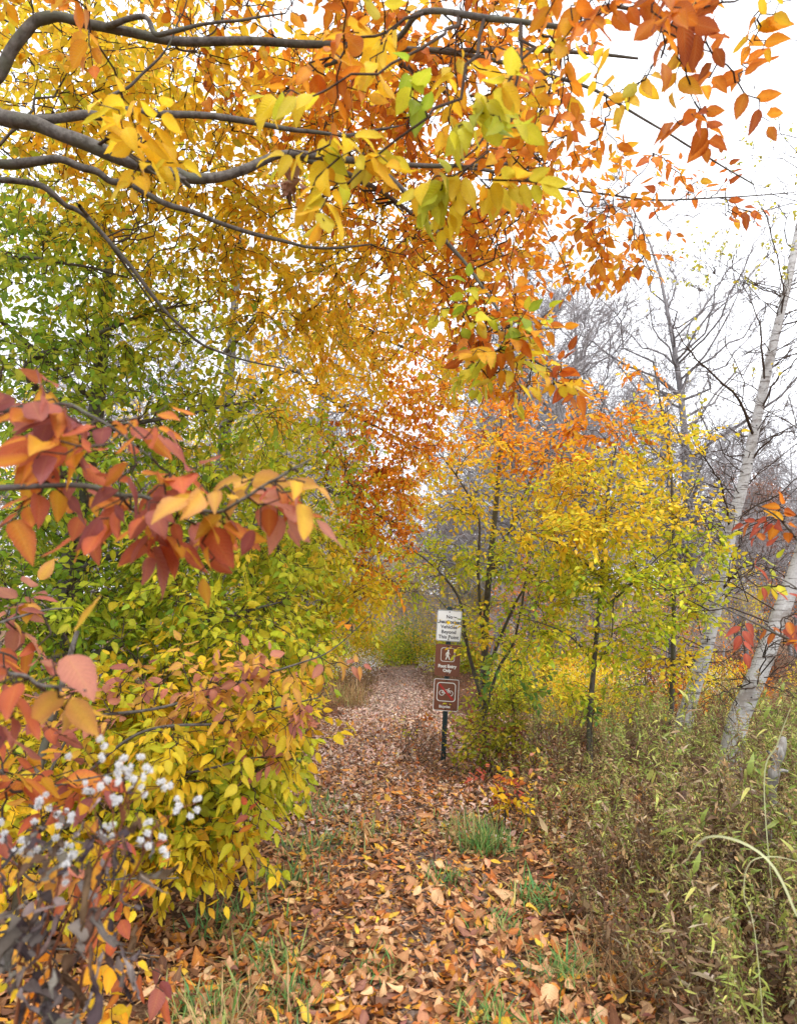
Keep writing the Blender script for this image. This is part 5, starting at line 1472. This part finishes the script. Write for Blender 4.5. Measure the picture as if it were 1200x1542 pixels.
# golden understorey beeches
under = [bare_tree('slim understorey tree with thin golden yellow leaves', h, r, nb, pal, nl, .10, 'golden understorey trees', 'understorey_tree') for h, r, nb, pal, nl in ((6, .06, 22, 'yellow', 2300), (7.5, .07, 22, 'gold', 2300), (5, .05, 20, 'orange', 1800))]
place(under, [(-3.6, 13, 0, .9), (-2.6, 16, 0, 1.0), (-4.6, 17, 1, 1.0), (-2.4, 21, 0, .8), (-5.4, 22, 1, 1.0), (-3.4, 28, 1, 1.0), (2.9, 15, 2, .55), (3.9, 13.5, 0, .5), (5.6, 14.5, 2, .5), (2.6, 20, 0, .7), (7.5, 16, 0, .5), (-7, 20, 1, 1), (-6.2, 13, 0, 1.0), (4.5, 19, 2, .6), (9.8, 17, 2, .55), (-1.5, 33, 1, .9), (1.9, 24, 0, .6), (-1.9, 25, 0, .75), (-.7, 39, 0, .9), (1.1, 41, 1, .9), (2.3, 30, 0, .75), (-2.2, 15, 0, .7), (.2, 46, 2, 1.0)], None)

# shrubs at the far bend of the trail and in the understorey
def low_shrub(label, pal, n, r, h, L0, group, name='understorey_shrub', lod=3):
    """shrub at the origin: stems and leaves through a dome"""
    x = nrm(rng.normal(size=(n, 3))) * rng.random((n, 1)) ** .45
    x[:, 2] = np.abs(x[:, 2])
    x = x * (r, r, h) * (1 + .18 * np.sin(7 * x[:, :1] + 5 * x[:, 1:2]))
    x[:, 2] += .06
    s, d, nn = frames(x + rng.normal(size=(n, 3)) * .5 * r + (0, 0, -.1), rng.normal(size=(n, 3)) * .5 + (0, 0, .8))
    ca, cb, ei = pick_colours(pal, n)
    lf = dict(p=x, s=s, d=d, n=nn, L=L0 * np.exp(rng.normal(0, .2, n)), W=rng.uniform(.5, .65, n), fold=rng.uniform(0, .6, n), bend=rng.normal(.3, .4, n), wave=np.zeros(n), ph=np.zeros(n), ca=ca, cb=cb)
    root = empty(name, (0, 0, 0), label, 'shrub', group)
    st = [(curve_to(np.array((rng.normal() * .06, rng.normal() * .06, -.08)), np.array((0, 0, 1.)), x[int(rng.integers(n))], 7, .05), np.linspace(.009, .003, 7)) for _ in range(34)]
    link('stem_mass', tube_mesh('stem mass', st, 4), M_twig, root, kind='stuff')
    link('foliage', leaf_cloud('foliage', lf, lod), M_leaf_far, root, kind='stuff')
    return root
sh = [low_shrub('rounded green shrub closing off the far end of the trail', 'greenshrub', 2000, 1.0, 2.0, .085, 'green shrubs at the trail end'),
      low_shrub('spreading yellow green shrub in the understorey beside the trail', 'ygreen', 2600, 1.3, 1.7, .09, 'yellow green understorey shrubs'),
      low_shrub('bushy golden yellow shrub in the understorey', 'yellow', 2400, 1.2, 1.6, .09, 'golden understorey shrubs'),
      low_shrub('thin brown dead shrub in the understorey', 'brownshrub', 2000, 1.0, .8, .06, 'brown understorey shrubs'),
      low_shrub('orange leaved shrub in the understorey', 'orange', 1500, 1.0, 1.3, .08, 'orange understorey shrubs')]
place(sh, [(.40, 33, 0, 1.15), (-1.15, 31, 1, 1.3), (1.7, 33, 2, 1.3), (-.4, 37, 2, 1.4), (2.5, 29, 1, 1.2), (-2.1, 22, 2, .8), (1.2, 38, 1, 1.4), (-1.9, 30, 2, 1.2), (-2.3, 27, 2, 1.2), (-2.6, 24, 1, 1.0), (-2.9, 18, 1, 1.0), (-3.6, 14.5, 2, 1.1), (-2.7, 12.2, 1, .9), (-4.6, 20, 2, 1.2), (-3.5, 26, 2, 1.2), (-3.0, 10.5, 1, .8), (2.9, 11.2, 2, .7), (3.6, 13, 2, .8), (2.2, 13.5, 1, .6), (4.9, 12.5, 4, .6), (6.2, 13.5, 2, .6), (3.0, 17, 2, .9), (4.8, 17, 4, .9), (7.4, 15, 4, .7), (8.8, 14.5, 2, .6), (2.1, 25, 1, .9), (3.3, 28, 4, 1.2), (5.4, 24, 2, 1.1), (-1.35, 12.8, 3, .5), (-1.3, 15.2, 3, .6), (-1.35, 19, 3, .6), (-1.5, 11.0, 3, .45), (1.2, 11.2, 3, .45), (1.6, 14.5, 3, .6), (1.5, 19, 3, .6), (2.6, 9.8, 3, .6), (3.8, 10.2, 3, .7), (5.2, 10.8, 3, .7), (6.6, 11.5, 3, .7), (4.4, 14, 3, .9), (6.0, 16, 3, 1.0), (8.2, 18, 3, 1.2), (10.2, 20, 3, 1.2), (12, 17, 3, 1.0), (-1.9, 24, 3, .7)], None)

# pale asters gone to seed where the trail narrows
def aster_patch(x, y, r, h, n, label):
    base = np.array((x, y, float(gz(x, y))))
    a = rng.random(n) * 6.28; q_ = rng.random(n) ** .5 * r
    tip = np.stack([np.cos(a) * q_, np.sin(a) * q_, h * rng.uniform(.6, 1.1, n)], -1)
    root = empty('aster_clump', base, label, 'plant', 'pale aster clumps')
    st = [(curve_to(t * (.6, .6, 0), np.array((0, 0, 1.)), t, 6, .03), np.linspace(.005, .002, 6)) for t in tip]
    link('stem_mass', tube_mesh('stem mass', st, 3), M_stem, root, kind='stuff')
    m = n * 7
    x_ = np.repeat(tip, 7, 0) + rng.normal(size=(m, 3)) * (.09, .09, .06)
    V = x_[:, None, :] + np.array(((0, 0, 1), (.94, 0, -.33), (-.47, .81, -.33), (-.47, -.81, -.33))) * rng.uniform(.007, .014, (m, 1, 1))
    T = (np.array(((0, 1, 2), (0, 2, 3), (0, 3, 1), (1, 3, 2)))[None] + (np.arange(m) * 4)[:, None, None]).reshape(-1, 3)
    link('seed_fluff', mesh_np('seed fluff', V.reshape(-1, 3), tris=T), M_fluff, root, kind='stuff')
    nl = n * 9
    k = rng.integers(0, n, nl); f = rng.random(nl)[:, None]
    s, d, nn = frames(rng.normal(size=(nl, 3)) + (0, 0, -.3), rng.normal(size=(nl, 3)))
    ca, cb, ei = pick_colours('weedlow', nl)
    lf = dict(p=tip[k] * (.6 + .4 * f, .6 + .4 * f, f)[0] * np.concatenate([np.ones((nl, 2)), f], 1), s=s, d=d, n=nn, L=rng.uniform(.04, .09, nl), W=rng.uniform(.15, .3, nl), fold=np.zeros(nl), bend=rng.normal(.5, .5, nl), wave=np.zeros(nl), ph=np.zeros(nl), ca=ca, cb=cb)
    link('foliage', leaf_cloud('foliage', lf, 3), M_withered, root, kind='stuff')
aster_patch(-1.08, 17.5, .7, .85, 110, 'clump of pale asters gone to seed on the trail edge opposite the signs')
aster_patch(-1.1, 20.5, .7, .9, 80, 'pale aster clump just behind the first one along the trail')
aster_patch(1.12, 19.0, .6, .8, 70, 'pale aster clump on the trail edge seen beside the sign post')
aster_patch(3.6, 12.2, .8, .75, 80, 'pale aster clump in the open ground behind the slim yellow sapling')
aster_patch(5.6, 13.2, .8, .75, 70, 'pale aster clump behind the leaning birch trunks')
tuft(-1.15, 14.6, .25, 420, 'drygrass', .5, 'broad tan dead grass tuft on the trail edge before the asters', .5, .02)

# clump of dead leaves caught in the overhead limb
nb_ = P(436, 272, 2.75)
m_ = 26
s, d, nn = frames(rng.normal(size=(m_, 3)) + (0, 0, -.5), rng.normal(size=(m_, 3)))
ca, cb, ei = pick_colours('brownshrub', m_)
lf = dict(p=rng.normal(size=(m_, 3)) * .018, s=s, d=d, n=nn, L=rng.uniform(.04, .08, m_), W=rng.uniform(.4, .6, m_), fold=rng.uniform(.3, 1.0, m_), bend=rng.normal(0, 1.2, m_), wave=rng.uniform(.02, .08, m_), ph=rng.random(m_) * 6, ca=ca, cb=cb)
link('dead_leaf_clump', leaf_cloud('dead leaf clump', lf, 1), M_litter, None, 'small brown clump of dead leaves hanging from the overhead grey limb', 'leaf clump', None, None, nb_)
